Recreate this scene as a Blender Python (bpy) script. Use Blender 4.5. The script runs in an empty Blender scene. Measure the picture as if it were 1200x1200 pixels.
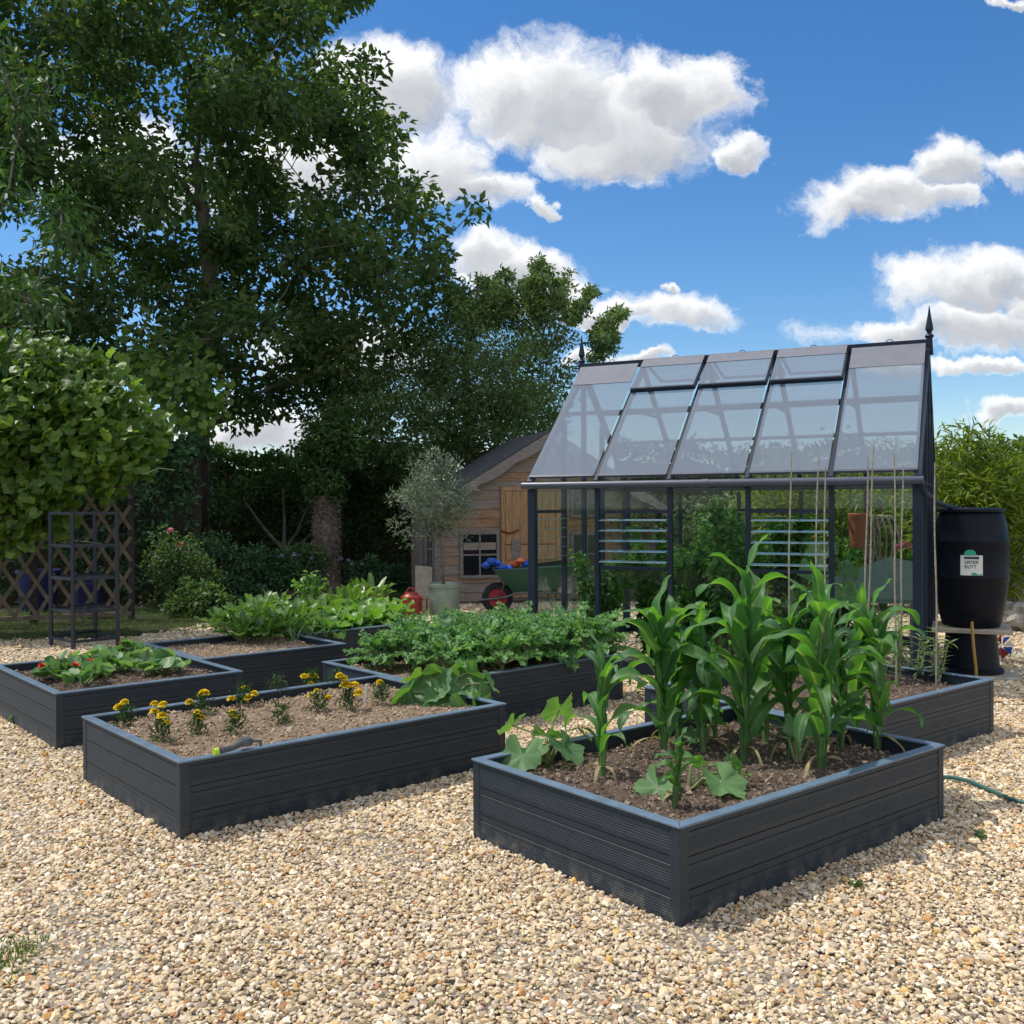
import bpy, math, random
import numpy as np
from mathutils import Vector, Matrix
PI = math.pi
rng = np.random.default_rng(11)
random.seed(11)
S = bpy.context.scene
COL = S.collection
R = math.radians

# ------------------------------------------------------------------ camera
CF, CP, CR, CH = 1149.45, -0.00533, -0.00456, 1.55

def ray(px, py):
    u0, v0 = px - 600, py - 600
    u = u0 * math.cos(CR) + v0 * math.sin(CR)
    v = -u0 * math.sin(CR) + v0 * math.cos(CR)
    return np.array([u, CF * math.cos(CP) + v * math.sin(CP), CF * math.sin(CP) - v * math.cos(CP)])

def at(px, py, Y):
    d = ray(px, py)
    p = d * (Y / d[1])
    p[2] += CH
    return p

def gp(px, py, z=0.0):
    d = ray(px, py)
    p = d * ((z - CH) / d[2])
    p[2] = z
    return p

cam = bpy.data.cameras.new('camera')
cam.sensor_width = 36
cam.lens = 36 * CF / 1200
cam.clip_start = 0.05
cam.clip_end = 3000
co = bpy.data.objects.new('camera', cam)
COL.objects.link(co)
f = Vector((0, math.cos(CP), math.sin(CP)))
u = Vector((0, -math.sin(CP), math.cos(CP)))
r = Vector((1, 0, 0))
rr = r * math.cos(CR) + u * math.sin(CR)
uu = -r * math.sin(CR) + u * math.cos(CR)
co.matrix_world = Matrix(((rr.x, uu.x, -f.x, 0), (rr.y, uu.y, -f.y, 0), (rr.z, uu.z, -f.z, CH), (0, 0, 0, 1)))
S.camera = co

# ------------------------------------------------------------------ tagging and objects
def tag(o, label=None, cat=None, group=None, kind=None):
    if label: o['label'] = label
    if cat: o['category'] = cat
    if group: o['group'] = group
    if kind: o['kind'] = kind
    return o

def empty(name, loc, rz=0.0, label=None, cat=None, group=None):
    o = bpy.data.objects.new(name, None)
    COL.objects.link(o)
    o.location = tuple(float(x) for x in loc)
    o.rotation_euler = (0, 0, rz)
    o.empty_display_size = 0.1
    return tag(o, label, cat, group)

def link(name, me, mat, parent=None, smooth=False):
    o = bpy.data.objects.new(name, me)
    COL.objects.link(o)
    if mat is not None and not me.materials:
        for m in (mat if isinstance(mat, (list, tuple)) else [mat]):
            me.materials.append(m)
    if parent is not None:
        o.parent = parent
    if smooth:
        me.polygons.foreach_set('use_smooth', np.ones(len(me.polygons), dtype=bool))
    return o

def np_mesh(name, V, faces, smooth=False):
    """V (n,3); faces: list of int arrays (m,k)"""
    me = bpy.data.meshes.new(name)
    V = np.ascontiguousarray(V, dtype=np.float32).reshape(-1, 3)
    faces = [np.asarray(a, dtype=np.int32) for a in faces if len(a)]
    loops = np.concatenate([a.ravel() for a in faces])
    tot = np.concatenate([np.full(len(a), a.shape[1], dtype=np.int32) for a in faces])
    start = np.concatenate([[0], np.cumsum(tot)[:-1]]).astype(np.int32)
    me.vertices.add(len(V))
    me.vertices.foreach_set('co', V.ravel())
    me.loops.add(len(loops))
    me.loops.foreach_set('vertex_index', loops)
    me.polygons.add(len(tot))
    me.polygons.foreach_set('loop_start', start)
    me.polygons.foreach_set('use_smooth', np.full(len(tot), smooth, dtype=bool))
    me.update(calc_edges=True)
    return me

class MB:
    """collects simple solids, then links them as ONE mesh object"""
    def __init__(s):
        s.v = []; s.f = []
    def add(s, vs, fs):
        b = len(s.v)
        s.v += [tuple(float(c) for c in x) for x in vs]
        s.f += [tuple(i + b for i in x) for x in fs]
    def box(s, lo, hi):
        x0, y0, z0 = lo; x1, y1, z1 = hi
        s.add([(x0, y0, z0), (x1, y0, z0), (x1, y1, z0), (x0, y1, z0), (x0, y0, z1), (x1, y0, z1), (x1, y1, z1), (x0, y1, z1)],
              [(0, 3, 2, 1), (4, 5, 6, 7), (0, 1, 5, 4), (1, 2, 6, 5), (2, 3, 7, 6), (3, 0, 4, 7)])
    def bar(s, p, q, w, h, up=(0, 0, 1)):
        """rectangular bar from p to q, w across, h along 'up'"""
        p = Vector(p); q = Vector(q); d = (q - p).normalized(); up = Vector(up)
        sd = d.cross(up)
        if sd.length < 1e-4: sd = d.cross(Vector((1, 0, 0)))
        sd.normalize(); uu = sd.cross(d).normalized()
        a = sd * w / 2; b = uu * h / 2
        vs = [p - a - b, p + a - b, p + a + b, p - a + b, q - a - b, q + a - b, q + a + b, q - a + b]
        s.add(vs, [(0, 3, 2, 1), (4, 5, 6, 7), (0, 1, 5, 4), (1, 2, 6, 5), (2, 3, 7, 6), (3, 0, 4, 7)])
    def prism(s, pts, off):
        """planar polygon pts extruded by vector off"""
        n = len(pts); off = Vector(off)
        vs = [Vector(p) for p in pts] + [Vector(p) + off for p in pts]
        s.add(vs, [tuple(range(n))[::-1], tuple(range(n, 2 * n))] + [(i, (i + 1) % n, n + (i + 1) % n, n + i) for i in range(n)])
    def tube(s, pts, rad, n=8, cap=True):
        pts = [Vector(p) for p in pts]
        if not hasattr(rad, '__len__'): rad = [rad] * len(pts)
        vs = []; fs = []; prev = None
        for i, p in enumerate(pts):
            d = (pts[min(i + 1, len(pts) - 1)] - pts[max(i - 1, 0)]).normalized()
            if prev is None:
                a = d.orthogonal().normalized()
            else:
                a = prev - d * prev.dot(d)
                a = a.normalized() if a.length > 1e-5 else d.orthogonal().normalized()
            prev = a; b = d.cross(a)
            for k in range(n):
                t = 2 * PI * k / n
                vs.append(p + (a * math.cos(t) + b * math.sin(t)) * rad[i])
        for i in range(len(pts) - 1):
            for k in range(n):
                fs.append((i * n + k, i * n + (k + 1) % n, (i + 1) * n + (k + 1) % n, (i + 1) * n + k))
        if cap:
            fs.append(tuple(range(n))[::-1]); fs.append(tuple(range((len(pts) - 1) * n, len(pts) * n)))
        s.add(vs, fs)
    def lathe(s, prof, c=(0, 0, 0), n=32, sx=1, sy=1):
        vs = []; fs = []
        for (rr, z) in prof:
            for k in range(n):
                t = 2 * PI * k / n
                vs.append((c[0] + rr * sx * math.cos(t), c[1] + rr * sy * math.sin(t), c[2] + z))
        m = len(prof)
        for i in range(m - 1):
            for k in range(n):
                fs.append((i * n + k, i * n + (k + 1) % n, (i + 1) * n + (k + 1) % n, (i + 1) * n + k))
        fs.append(tuple(range(n))[::-1]); fs.append(tuple(range((m - 1) * n, m * n)))
        s.add(vs, fs)
    def build(s, name, mat, parent=None, smooth=False, bevel=0.0):
        me = bpy.data.meshes.new(name)
        me.from_pydata(s.v, [], s.f)
        me.update()
        o = link(name, me, mat, parent, smooth)
        if bevel:
            m = o.modifiers.new('bevel', 'BEVEL'); m.width = bevel; m.segments = 2; m.limit_method = 'ANGLE'; m.angle_limit = R(40)
        if smooth:
            try: me.set_sharp_from_angle(angle=R(40))
            except Exception: pass
        return o

# ------------------------------------------------------------------ leaf generators (numpy, many leaves in one mesh)
def unit(a):
    return a / np.maximum(np.linalg.norm(a, axis=-1, keepdims=True), 1e-9)

def rdir(n):
    return unit(rng.normal(size=(n, 3)))

def frame(D, N):
    D = unit(D); N = N - (N * D).sum(-1, keepdims=True) * D; N = unit(N)
    return D, N, np.cross(D, N)

def col(x, n):
    return np.broadcast_to(np.asarray(x, dtype=float), (n,)).copy()

def ribbons(P, D, N, L, W, prof, ns=4, curl=0.0, fold=0.3, wave=0.0, wf=3.0, cp=1.0):
    P = np.asarray(P, float); n = len(P)
    D, N, Sd = frame(np.asarray(D, float), np.asarray(N, float))
    L = col(L, n); W = col(W, n); curl = col(curl, n); fold = col(fold, n)
    t = np.linspace(0, 1, ns + 1)
    pr = np.array([prof(x) for x in t])
    ang = curl[:, None] * t[None, :] ** cp
    d = np.cos(ang)[..., None] * D[:, None] - np.sin(ang)[..., None] * N[:, None]
    nn = np.sin(ang)[..., None] * D[:, None] + np.cos(ang)[..., None] * N[:, None]
    step = (L / ns)[:, None, None] * (d[:, 1:] + d[:, :-1]) / 2
    pos = np.concatenate([P[:, None], P[:, None] + np.cumsum(step, 1)], 1)
    w = (W[:, None] * pr[None] / 2)
    ph = rng.uniform(0, 6.28, (n, 1)); ph2 = rng.uniform(0, 6.28, (n, 1))
    wl = wave * W[:, None] * np.sin(wf * 6.28 * t[None] + ph) * (pr[None] > 0.15)
    wr = wave * W[:, None] * np.sin(wf * 6.28 * t[None] + ph2) * (pr[None] > 0.15)
    c = np.cos(fold)[:, None]; s_ = np.sin(fold)[:, None]
    left = pos + Sd[:, None] * (w * c)[..., None] + nn * (w * s_ + wl)[..., None]
    right = pos - Sd[:, None] * (w * c)[..., None] + nn * (w * s_ + wr)[..., None]
    V = np.stack([left, pos, right], 2)          # n, ns+1, 3, 3
    base = np.arange(n)[:, None] * (ns + 1) * 3
    k = np.arange(ns)[None] * 3
    q1 = np.stack([base + k, base + k + 1, base + k + 4, base + k + 3], -1).reshape(-1, 4)
    q2 = np.stack([base + k + 1, base + k + 2, base + k + 5, base + k + 4], -1).reshape(-1, 4)
    A = np.tile(np.array([0, 1, 0], np.float32), n * (ns + 1))
    return V.reshape(-1, 3), [np.concatenate([q1, q2])], A

def kites(P, D, N, L, W, fold=0.35):
    P = np.asarray(P, float); n = len(P)
    D, N, Sd = frame(D, N); L = col(L, n)[:, None]; W = col(W, n)[:, None]
    a = P + D * L * 0.5 + Sd * W / 2 * math.cos(fold) + N * W / 2 * math.sin(fold)
    b = P + D * L * 0.5 - Sd * W / 2 * math.cos(fold) + N * W / 2 * math.sin(fold)
    tip = P + D * L - N * L * 0.12
    V = np.stack([P, a, tip, b], 1)
    i = np.arange(n)[:, None] * 4
    return V.reshape(-1, 3), [np.concatenate([i + [0, 1, 2], i + [0, 2, 3]], 0)]

def discs(P, D, N, Rr, rim, nr=14, cup=0.2, wave=0.08, wk=3, off=0.0):
    P = np.asarray(P, float); n = len(P)
    D, N, Sd = frame(D, N); Rr = col(Rr, n)
    th = np.linspace(-PI, PI, nr, endpoint=False) + 0.0
    rf = np.array([rim(t) for t in th])
    ph = rng.uniform(0, 6.28, (n, 1))
    rings = [np.zeros((n, 1, 3)) + P[:, None]]
    for k, fr in enumerate((0.5, 1.0)):
        rad = Rr[:, None] * rf[None] * fr
        hgt = (cup * fr * fr * Rr)[:, None] + wave * Rr[:, None] * fr * fr * np.sin(wk * th[None] + ph) + wave * 0.6 * Rr[:, None] * fr ** 2 * np.sin((2 * wk + 1) * th[None] - 2 * ph)
        rings.append(P[:, None] + D[:, None] * (rad * np.cos(th)[None])[..., None] + Sd[:, None] * (rad * np.sin(th)[None])[..., None] + N[:, None] * hgt[..., None])
    V = np.concatenate(rings, 1)
    m = 1 + 2 * nr
    b = np.arange(n)[:, None] * m
    k = np.arange(nr); k2 = (k + 1) % nr
    tri = np.stack([np.zeros(nr, int), 1 + k, 1 + k2], -1)[None] + b[:, :, None]
    quad = np.stack([1 + k, 1 + nr + k, 1 + nr + k2, 1 + k2], -1)[None] + b[:, :, None]
    va = (np.cos(5 * th) > math.cos(5 * PI / nr * 1.01)).astype(np.float32)
    A = np.tile(np.concatenate([[1.0], va, va * .9]).astype(np.float32), n)
    return V.reshape(-1, 3), [tri.reshape(-1, 3), quad.reshape(-1, 4)], A

def join(*parts):
    Vs = []; fs = []; As = []; b = 0
    for p in parts:
        V, F = p[0], p[1]
        Vs.append(V); fs += [a + b for a in F]; b += len(V); As.append(p[2] if len(p) > 2 else np.zeros(len(V), np.float32))
    return np.concatenate(Vs), fs, np.concatenate(As)

def leaves(name, parts, mat, parent=None, smooth=True):
    V, F, A = join(*parts) if isinstance(parts, list) else join(parts)
    me = np_mesh(name, V, F, smooth)
    if A.any():
        at_ = me.attributes.new('vein', 'FLOAT', 'POINT'); at_.data.foreach_set('value', np.ascontiguousarray(A, dtype=np.float32))
    return link(name, me, mat, parent)

P_OVAL = lambda t: math.sin(PI * min(1, max(0, t)) ** 0.8) ** 0.8 if 0 < t < 1 else 0.02
P_LONG = lambda t: (0.55 + 0.45 * min(1, t * 5)) * (1 - t ** 2.6) + 0.01
P_LANCE = lambda t: max(0.03, math.sin(PI * (0.06 + 0.94 * t) ** 0.75))
P_SPOON = lambda t: 0.16 if t < 0.22 else max(0.05, math.sin(PI * ((t - 0.15) / 0.85) ** 0.9)) ** 0.7
P_ROUND = lambda t: max(0.06, 1 - (2 * t - 1) ** 2) ** 0.42
def RIM_LOBED(t):
    a = abs(t)
    base = 0.88 + 0.10 * math.cos(5 * t) + 0.035 * math.cos(15 * t) + 0.02 * math.cos(21 * t)
    if a > 2.75: base *= 0.35
    return base
def RIM_VINE(t):
    a = abs(t)
    base = 0.78 + 0.2 * abs(math.cos(2.5 * t)) + 0.04 * math.cos(11 * t)
    if a > 2.7: base *= 0.45
    return base
RIM_ROUND = lambda t: 0.97 + 0.04 * math.cos(6 * t)

# ------------------------------------------------------------------ materials
def new_mat(name):
    m = bpy.data.materials.new(name); m.use_nodes = True
    nt = m.node_tree; nt.nodes.clear()
    out = nt.nodes.new('ShaderNodeOutputMaterial')
    return m, nt, out

def nd(nt, typ, **kw):
    n = nt.nodes.new(typ)
    for k, v in kw.items():
        if k in n.inputs: n.inputs[k].default_value = v
        else: setattr(n, k, v)
    return n

def ramp(nt, fac, stops, interp='LINEAR'):
    n = nt.nodes.new('ShaderNodeValToRGB'); cr = n.color_ramp; cr.interpolation = interp
    while len(cr.elements) > 1: cr.elements.remove(cr.elements[-1])
    for i, (p, c) in enumerate(stops):
        e = cr.elements[0] if i == 0 else cr.elements.new(p)
        e.position = p; e.color = (*c, 1)
    if fac is not None: nt.links.new(fac, n.inputs[0])
    return n

def simple(name, c, rough=0.5, metal=0.0, noise=0.12, nscale=8.0, bump=0.0, bscale=60.0, spec=0.5, stretch=None, coat=0.0):
    m, nt, out = new_mat(name); L = nt.links
    b = nd(nt, 'ShaderNodeBsdfPrincipled', Roughness=rough, Metallic=metal)
    b.inputs['Specular IOR Level'].default_value = spec
    if coat: b.inputs['Coat Weight'].default_value = coat
    tc = nd(nt, 'ShaderNodeTexCoord'); src = tc.outputs['Object']
    if stretch:
        mp = nd(nt, 'ShaderNodeMapping'); mp.inputs['Scale'].default_value = stretch
        L.new(src, mp.inputs[0]); src = mp.outputs[0]
    n = nd(nt, 'ShaderNodeTexNoise', Scale=nscale, Detail=6.0, Roughness=0.6); L.new(src, n.inputs['Vector'])
    c0 = tuple(max(0, x * (1 - noise * 2)) for x in c); c1 = tuple(min(1, x * (1 + noise * 2)) for x in c)
    rp = ramp(nt, n.outputs[0], [(0.25, c0), (0.75, c1)]); L.new(rp.outputs[0], b.inputs['Base Color'])
    n2 = nd(nt, 'ShaderNodeTexNoise', Scale=nscale * 2.3, Detail=4.0); L.new(src, n2.inputs['Vector'])
    mr = nd(nt, 'ShaderNodeMapRange'); mr.inputs[3].default_value = max(0.02, rough - 0.1); mr.inputs[4].default_value = min(1, rough + 0.12)
    L.new(n2.outputs[0], mr.inputs[0]); L.new(mr.outputs[0], b.inputs['Roughness'])
    if bump:
        n3 = nd(nt, 'ShaderNodeTexNoise', Scale=bscale, Detail=5.0); L.new(src, n3.inputs['Vector'])
        bp = nd(nt, 'ShaderNodeBump', Strength=bump, Distance=0.01); L.new(n3.outputs[0], bp.inputs['Height']); L.new(bp.outputs[0], b.inputs['Normal'])
    L.new(b.outputs[0], out.inputs[0])
    return m

def leafmat(name, cols, rough=0.5, transl=0.3, tcol=None, spec=0.35, patch=0.35, pscale=0.8, vein=0.0, streak=False, vcol=(0.30, 0.38, 0.18)):
    """cols: ramp of leaf colours picked per leaf"""
    m, nt, out = new_mat(name); L = nt.links
    g = nd(nt, 'ShaderNodeNewGeometry')
    k = len(cols)
    rp = ramp(nt, g.outputs['Random Per Island'], [(i / max(1, k - 1), c) for i, c in enumerate(cols)])
    tc = nd(nt, 'ShaderNodeTexCoord')
    n = nd(nt, 'ShaderNodeTexNoise', Scale=pscale, Detail=3.0); L.new(tc.outputs['Object'], n.inputs['Vector'])
    hs = nd(nt, 'ShaderNodeHueSaturation')
    mr = nd(nt, 'ShaderNodeMapRange'); mr.inputs[1].default_value = 0.3; mr.inputs[2].default_value = 0.7
    mr.inputs[3].default_value = 1 - patch; mr.inputs[4].default_value = 1 + patch
    L.new(n.outputs[0], mr.inputs[0]); L.new(mr.outputs[0], hs.inputs['Value']); L.new(rp.outputs[0], hs.inputs['Color'])
    cout = hs.outputs[0]
    va = None
    if vein or streak:
        va = nd(nt, 'ShaderNodeAttribute'); va.attribute_name = 'vein'
    if streak:
        sn = nd(nt, 'ShaderNodeMath', operation='MULTIPLY'); sn.inputs[1].default_value = 55.0; L.new(va.outputs['Fac'], sn.inputs[0])
        s2_ = nd(nt, 'ShaderNodeMath', operation='SINE'); L.new(sn.outputs[0], s2_.inputs[0])
        s3_ = nd(nt, 'ShaderNodeMapRange'); s3_.inputs[1].default_value = -1; s3_.inputs[2].default_value = 1; s3_.inputs[3].default_value = 0.80; s3_.inputs[4].default_value = 1.15; L.new(s2_.outputs[0], s3_.inputs[0])
        h2 = nd(nt, 'ShaderNodeHueSaturation'); L.new(cout, h2.inputs['Color']); L.new(s3_.outputs[0], h2.inputs['Value']); cout = h2.outputs[0]
    if vein:
        pw = nd(nt, 'ShaderNodeMath', operation='POWER'); pw.inputs[1].default_value = 9.0 if streak else 5.0; L.new(va.outputs['Fac'], pw.inputs[0])
        pm = nd(nt, 'ShaderNodeMath', operation='MULTIPLY'); pm.inputs[1].default_value = vein; L.new(pw.outputs[0], pm.inputs[0])
        vm = nd(nt, 'ShaderNodeMixRGB'); vm.inputs[2].default_value = (*vcol, 1); L.new(pm.outputs[0], vm.inputs[0]); L.new(cout, vm.inputs[1]); cout = vm.outputs[0]
    b = nd(nt, 'ShaderNodeBsdfPrincipled', Roughness=rough); b.inputs['Specular IOR Level'].default_value = spec
    L.new(cout, b.inputs['Base Color'])
    t = nd(nt, 'ShaderNodeBsdfTranslucent')
    mx = nd(nt, 'ShaderNodeMixRGB', blend_type='MULTIPLY'); mx.inputs[0].default_value = 1.0
    tc_ = tcol or (2.2, 2.4, 0.9); mx.inputs[2].default_value = (*tc_, 1)
    L.new(cout, mx.inputs[1]); L.new(mx.outputs[0], t.inputs[0])
    ms = nd(nt, 'ShaderNodeMixShader'); ms.inputs[0].default_value = transl
    L.new(b.outputs[0], ms.inputs[1]); L.new(t.outputs[0], ms.inputs[2])
    n2 = nd(nt, 'ShaderNodeTexNoise', Scale=90.0, Detail=3.0); L.new(tc.outputs['Object'], n2.inputs['Vector'])
    bp = nd(nt, 'ShaderNodeBump', Strength=0.25, Distance=0.004); L.new(n2.outputs[0], bp.inputs['Height'])
    L.new(bp.outputs[0], b.inputs['Normal'])
    L.new(ms.outputs[0], out.inputs[0])
    return m

M = {}
M['anthracite'] = simple('anthracite composite', (0.010, 0.021, 0.033), 0.5, noise=0.16, nscale=6, bump=0.10, bscale=40, stretch=(1.2, 1.2, 30), spec=0.5)
def splash(m):
    nt = m.node_tree; L = nt.links; b = [n for n in nt.nodes if n.type == 'BSDF_PRINCIPLED'][0]; src = b.inputs['Base Color'].links[0].from_socket
    tc = nd(nt, 'ShaderNodeTexCoord'); sp = nd(nt, 'ShaderNodeSeparateXYZ'); L.new(tc.outputs['Object'], sp.inputs[0])
    mr = nd(nt, 'ShaderNodeMapRange', interpolation_type='SMOOTHSTEP'); mr.inputs[1].default_value = 0.0; mr.inputs[2].default_value = 0.12; mr.inputs[3].default_value = 1.0; mr.inputs[4].default_value = 0.10; L.new(sp.outputs[2], mr.inputs[0])
    n = nd(nt, 'ShaderNodeTexNoise', Scale=13.0, Detail=9.0, Roughness=0.75); L.new(tc.outputs['Object'], n.inputs['Vector'])
    m2 = nd(nt, 'ShaderNodeMapRange'); m2.inputs[1].default_value = 0.46; m2.inputs[2].default_value = 0.80; L.new(n.outputs[0], m2.inputs[0])
    mu = nd(nt, 'ShaderNodeMath', operation='MULTIPLY'); L.new(mr.outputs[0], mu.inputs[0]); L.new(m2.outputs[0], mu.inputs[1])
    mx = nd(nt, 'ShaderNodeMixRGB'); mx.inputs[2].default_value = (0.19, 0.165, 0.13, 1); L.new(mu.outputs[0], mx.inputs[0]); L.new(src, mx.inputs[1]); L.new(mx.outputs[0], b.inputs['Base Color'])
splash(M['anthracite'])
M['cap'] = simple('blue grey cap rail', (0.11, 0.165, 0.23), 0.38, noise=0.12, nscale=9, bump=0.06, bscale=120, spec=0.6)
M['gh_frame'] = simple('dark blue grey powder coat', (0.011, 0.019, 0.036), 0.45, noise=0.06, nscale=5, spec=0.3)
M['gutter'] = simple('gutter grey', (0.065, 0.078, 0.105), 0.32, noise=0.06, nscale=5)
M['cane'] = simple('bamboo cane', (0.30, 0.26, 0.20), 0.6, noise=0.25, nscale=5, stretch=(1, 1, 6))
M['bark'] = simple('bark', (0.13, 0.11, 0.085), 0.9, noise=0.3, nscale=7, bump=0.9, bscale=18, stretch=(1, 1, 0.35))
M['palebark'] = simple('pale bark', (0.13, 0.115, 0.09), 0.9, noise=0.3, nscale=9, bump=0.5, bscale=30)
M['ivybark'] = simple('rough ivied bark', (0.14, 0.11, 0.09), 0.95, noise=0.4, nscale=14, bump=1.0, bscale=25)
M['stem'] = simple('green stem', (0.10, 0.17, 0.05), 0.55, noise=0.2, nscale=6)
M['palestem'] = simple('pale stem', (0.20, 0.24, 0.10), 0.55, noise=0.2, nscale=6)
M['trellis'] = simple('weathered trellis wood', (0.15, 0.12, 0.08), 0.85, noise=0.25, nscale=10, bump=0.3, bscale=60)
M['darkpost'] = simple('dark post', (0.03, 0.028, 0.03), 0.8, noise=0.2)
M['rack'] = simple('dark blue metal', (0.016, 0.02, 0.035), 0.45, noise=0.1)
M['navy'] = simple('navy plastic', (0.012, 0.014, 0.09), 0.5, noise=0.1)
M['butt'] = simple('black plastic', (0.004, 0.0055, 0.011), 0.45, noise=0.1, nscale=4, spec=0.2)
M['terracotta'] = simple('terracotta', (0.33, 0.10, 0.045), 0.75, noise=0.2, nscale=9)
M['red'] = simple('red enamel', (0.23, 0.022, 0.014), 0.4, noise=0.15, nscale=9)
M['sage'] = simple('sage green glaze', (0.22, 0.28, 0.23), 0.45, noise=0.1, nscale=6, bump=0.1)
M['barrow'] = simple('green painted steel', (0.008, 0.07, 0.042), 0.38, noise=0.15)
M['rubber'] = simple('rubber', (0.02, 0.02, 0.022), 0.85, noise=0.1)
M['rimred'] = simple('red wheel rim', (0.34, 0.012, 0.03), 0.45, noise=0.1)
M['steel'] = simple('grey steel tube', (0.13, 0.14, 0.15), 0.4, metal=0.6, noise=0.1)
M['felt'] = simple('roof felt', (0.052, 0.054, 0.062), 0.9, noise=0.2, nscale=5, bump=0.4, bscale=150)
M['greywood'] = simple('grey weathered wood', (0.21, 0.185, 0.17), 0.85, noise=0.22, nscale=9, bump=0.4, bscale=40, stretch=(1, 1, 5))
M['palewood'] = simple('pale plank', (0.36, 0.31, 0.23), 0.8, noise=0.15, nscale=8, bump=0.2)
M['darkpane'] = simple('dark window glass', (0.012, 0.014, 0.018), 0.08, noise=0.05, spec=0.8)
M['cloth'] = simple('beige cloth', (0.28, 0.24, 0.19), 0.9)
M['blue'] = simple('blue plastic', (0.015, 0.09, 0.50), 0.4)
M['orange'] = simple('orange plastic', (0.55, 0.09, 0.03), 0.5)
M['hose'] = simple('green hose', (0.03, 0.11, 0.095), 0.45)
M['tan_hose'] = simple('yellow brown hose', (0.34, 0.19, 0.04), 0.5)
M['lime'] = simple('lime plastic', (0.45, 0.62, 0.03), 0.4)
M['greyplastic'] = simple('grey plastic', (0.06, 0.07, 0.08), 0.4)
M['white'] = simple('white plastic', (0.75, 0.74, 0.70), 0.5, noise=0.05)
M['teal'] = simple('teal print', (0.03, 0.40, 0.27), 0.5, noise=0.05)
M['ink'] = simple('dark print', (0.02, 0.03, 0.06), 0.6, noise=0.05)
M['bench'] = simple('grey green panel', (0.17, 0.24, 0.22), 0.5, noise=0.1)
M['concrete'] = simple('concrete slab', (0.36, 0.32, 0.25), 0.9, noise=0.15, nscale=8, bump=0.3)
M['rock'] = simple('rock', (0.33, 0.30, 0.26), 0.9, noise=0.3, nscale=5, bump=0.9, bscale=9)
M['sleeper'] = simple('old sleeper', (0.085, 0.055, 0.035), 0.9, noise=0.3, nscale=6, bump=0.5)
M['yellow'] = leafmat('marigold petals', [(0.88, 0.68, 0.015), (0.92, 0.78, 0.03), (0.88, 0.58, 0.012)], transl=0.2, tcol=(1.1, 1.0, 0.4), patch=0.1)
M['pink'] = leafmat('pink petals', [(0.70, 0.22, 0.27), (0.78, 0.34, 0.38)], transl=0.25, tcol=(1.1, 1.0, 1), patch=0.1)
M['scarlet'] = leafmat('red petals', [(0.55, 0.02, 0.02), (0.65, 0.05, 0.03)], transl=0.2, tcol=(1.2, 1, 1), patch=0.1)
M['lilac'] = leafmat('lilac petals', [(0.36, 0.22, 0.55), (0.62, 0.58, 0.66)], transl=0.2, tcol=(1.1, 1, 1), patch=0.1)

M['oak'] = leafmat('oak leaves', [(0.039, 0.079, 0.032), (0.054, 0.102, 0.037), (0.076, 0.131, 0.045), (0.124, 0.148, 0.049)], 0.5, 0.32, patch=0.3, pscale=0.5, spec=0.3)
M['ash'] = leafmat('ash leaves', [(0.024, 0.060, 0.019), (0.038, 0.089, 0.024), (0.071, 0.131, 0.031)], 0.5, 0.25, patch=0.25, pscale=0.6)
M['plum'] = leafmat('fruit tree leaves', [(0.073, 0.119, 0.048), (0.099, 0.157, 0.061), (0.143, 0.204, 0.083)], 0.5, 0.28, patch=0.3, pscale=0.7)
M['hedge'] = leafmat('hedge leaves', [(0.025, 0.057, 0.017), (0.043, 0.092, 0.024), (0.086, 0.157, 0.035)], 0.55, 0.28, patch=0.35, pscale=0.9)
M['vine'] = leafmat('vine leaves', [(0.056, 0.111, 0.021), (0.088, 0.164, 0.027), (0.127, 0.212, 0.034), (0.189, 0.275, 0.051)], 0.42, 0.4, patch=0.25, spec=0.45)
M['shrub'] = leafmat('shrub leaves', [(0.029, 0.073, 0.035), (0.048, 0.111, 0.048), (0.081, 0.154, 0.065)], 0.5, 0.25, patch=0.3, pscale=2)
M['rose'] = leafmat('rose leaves', [(0.038, 0.085, 0.033), (0.062, 0.120, 0.041), (0.116, 0.171, 0.048)], 0.5, 0.25, patch=0.3, pscale=2)
M['olive'] = leafmat('olive leaves', [(0.117, 0.163, 0.111), (0.169, 0.221, 0.156), (0.247, 0.299, 0.221)], 0.55, 0.2, tcol=(1.5, 1.6, 1.0), patch=0.2, pscale=3)
M['bamboo'] = leafmat('bamboo leaves', [(0.051, 0.085, 0.010), (0.085, 0.132, 0.014), (0.128, 0.178, 0.020), (0.196, 0.221, 0.030)], 0.5, 0.4, patch=0.25, pscale=1.2)
M['corn'] = leafmat('maize leaves', [(0.053, 0.143, 0.055), (0.068, 0.178, 0.063), (0.098, 0.220, 0.066)], 0.48, 0.45, tcol=(1.9, 2.2, 0.42), patch=0.18, pscale=3, spec=0.4, vein=0.7, streak=True)
M['courgette'] = leafmat('courgette leaves', [(0.089, 0.188, 0.078), (0.114, 0.232, 0.089), (0.156, 0.277, 0.089)], 0.55, 0.32, tcol=(1.7, 1.9, 0.4), patch=0.15, pscale=8, vein=0.55)
M['kale'] = leafmat('kale leaves', [(0.099, 0.212, 0.089), (0.139, 0.273, 0.109), (0.195, 0.342, 0.138)], 0.5, 0.28, patch=0.2, pscale=4)
M['chard'] = leafmat('chard leaves', [(0.045, 0.113, 0.018), (0.068, 0.149, 0.023), (0.099, 0.198, 0.036)], 0.34, 0.3, patch=0.2, pscale=4, spec=0.5, vein=0.5)
M['lettuce'] = leafmat('lettuce leaves', [(0.075, 0.17, 0.03), (0.105, 0.22, 0.04), (0.15, 0.28, 0.06)], 0.4, 0.33, patch=0.15, pscale=4, spec=0.45)
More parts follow.
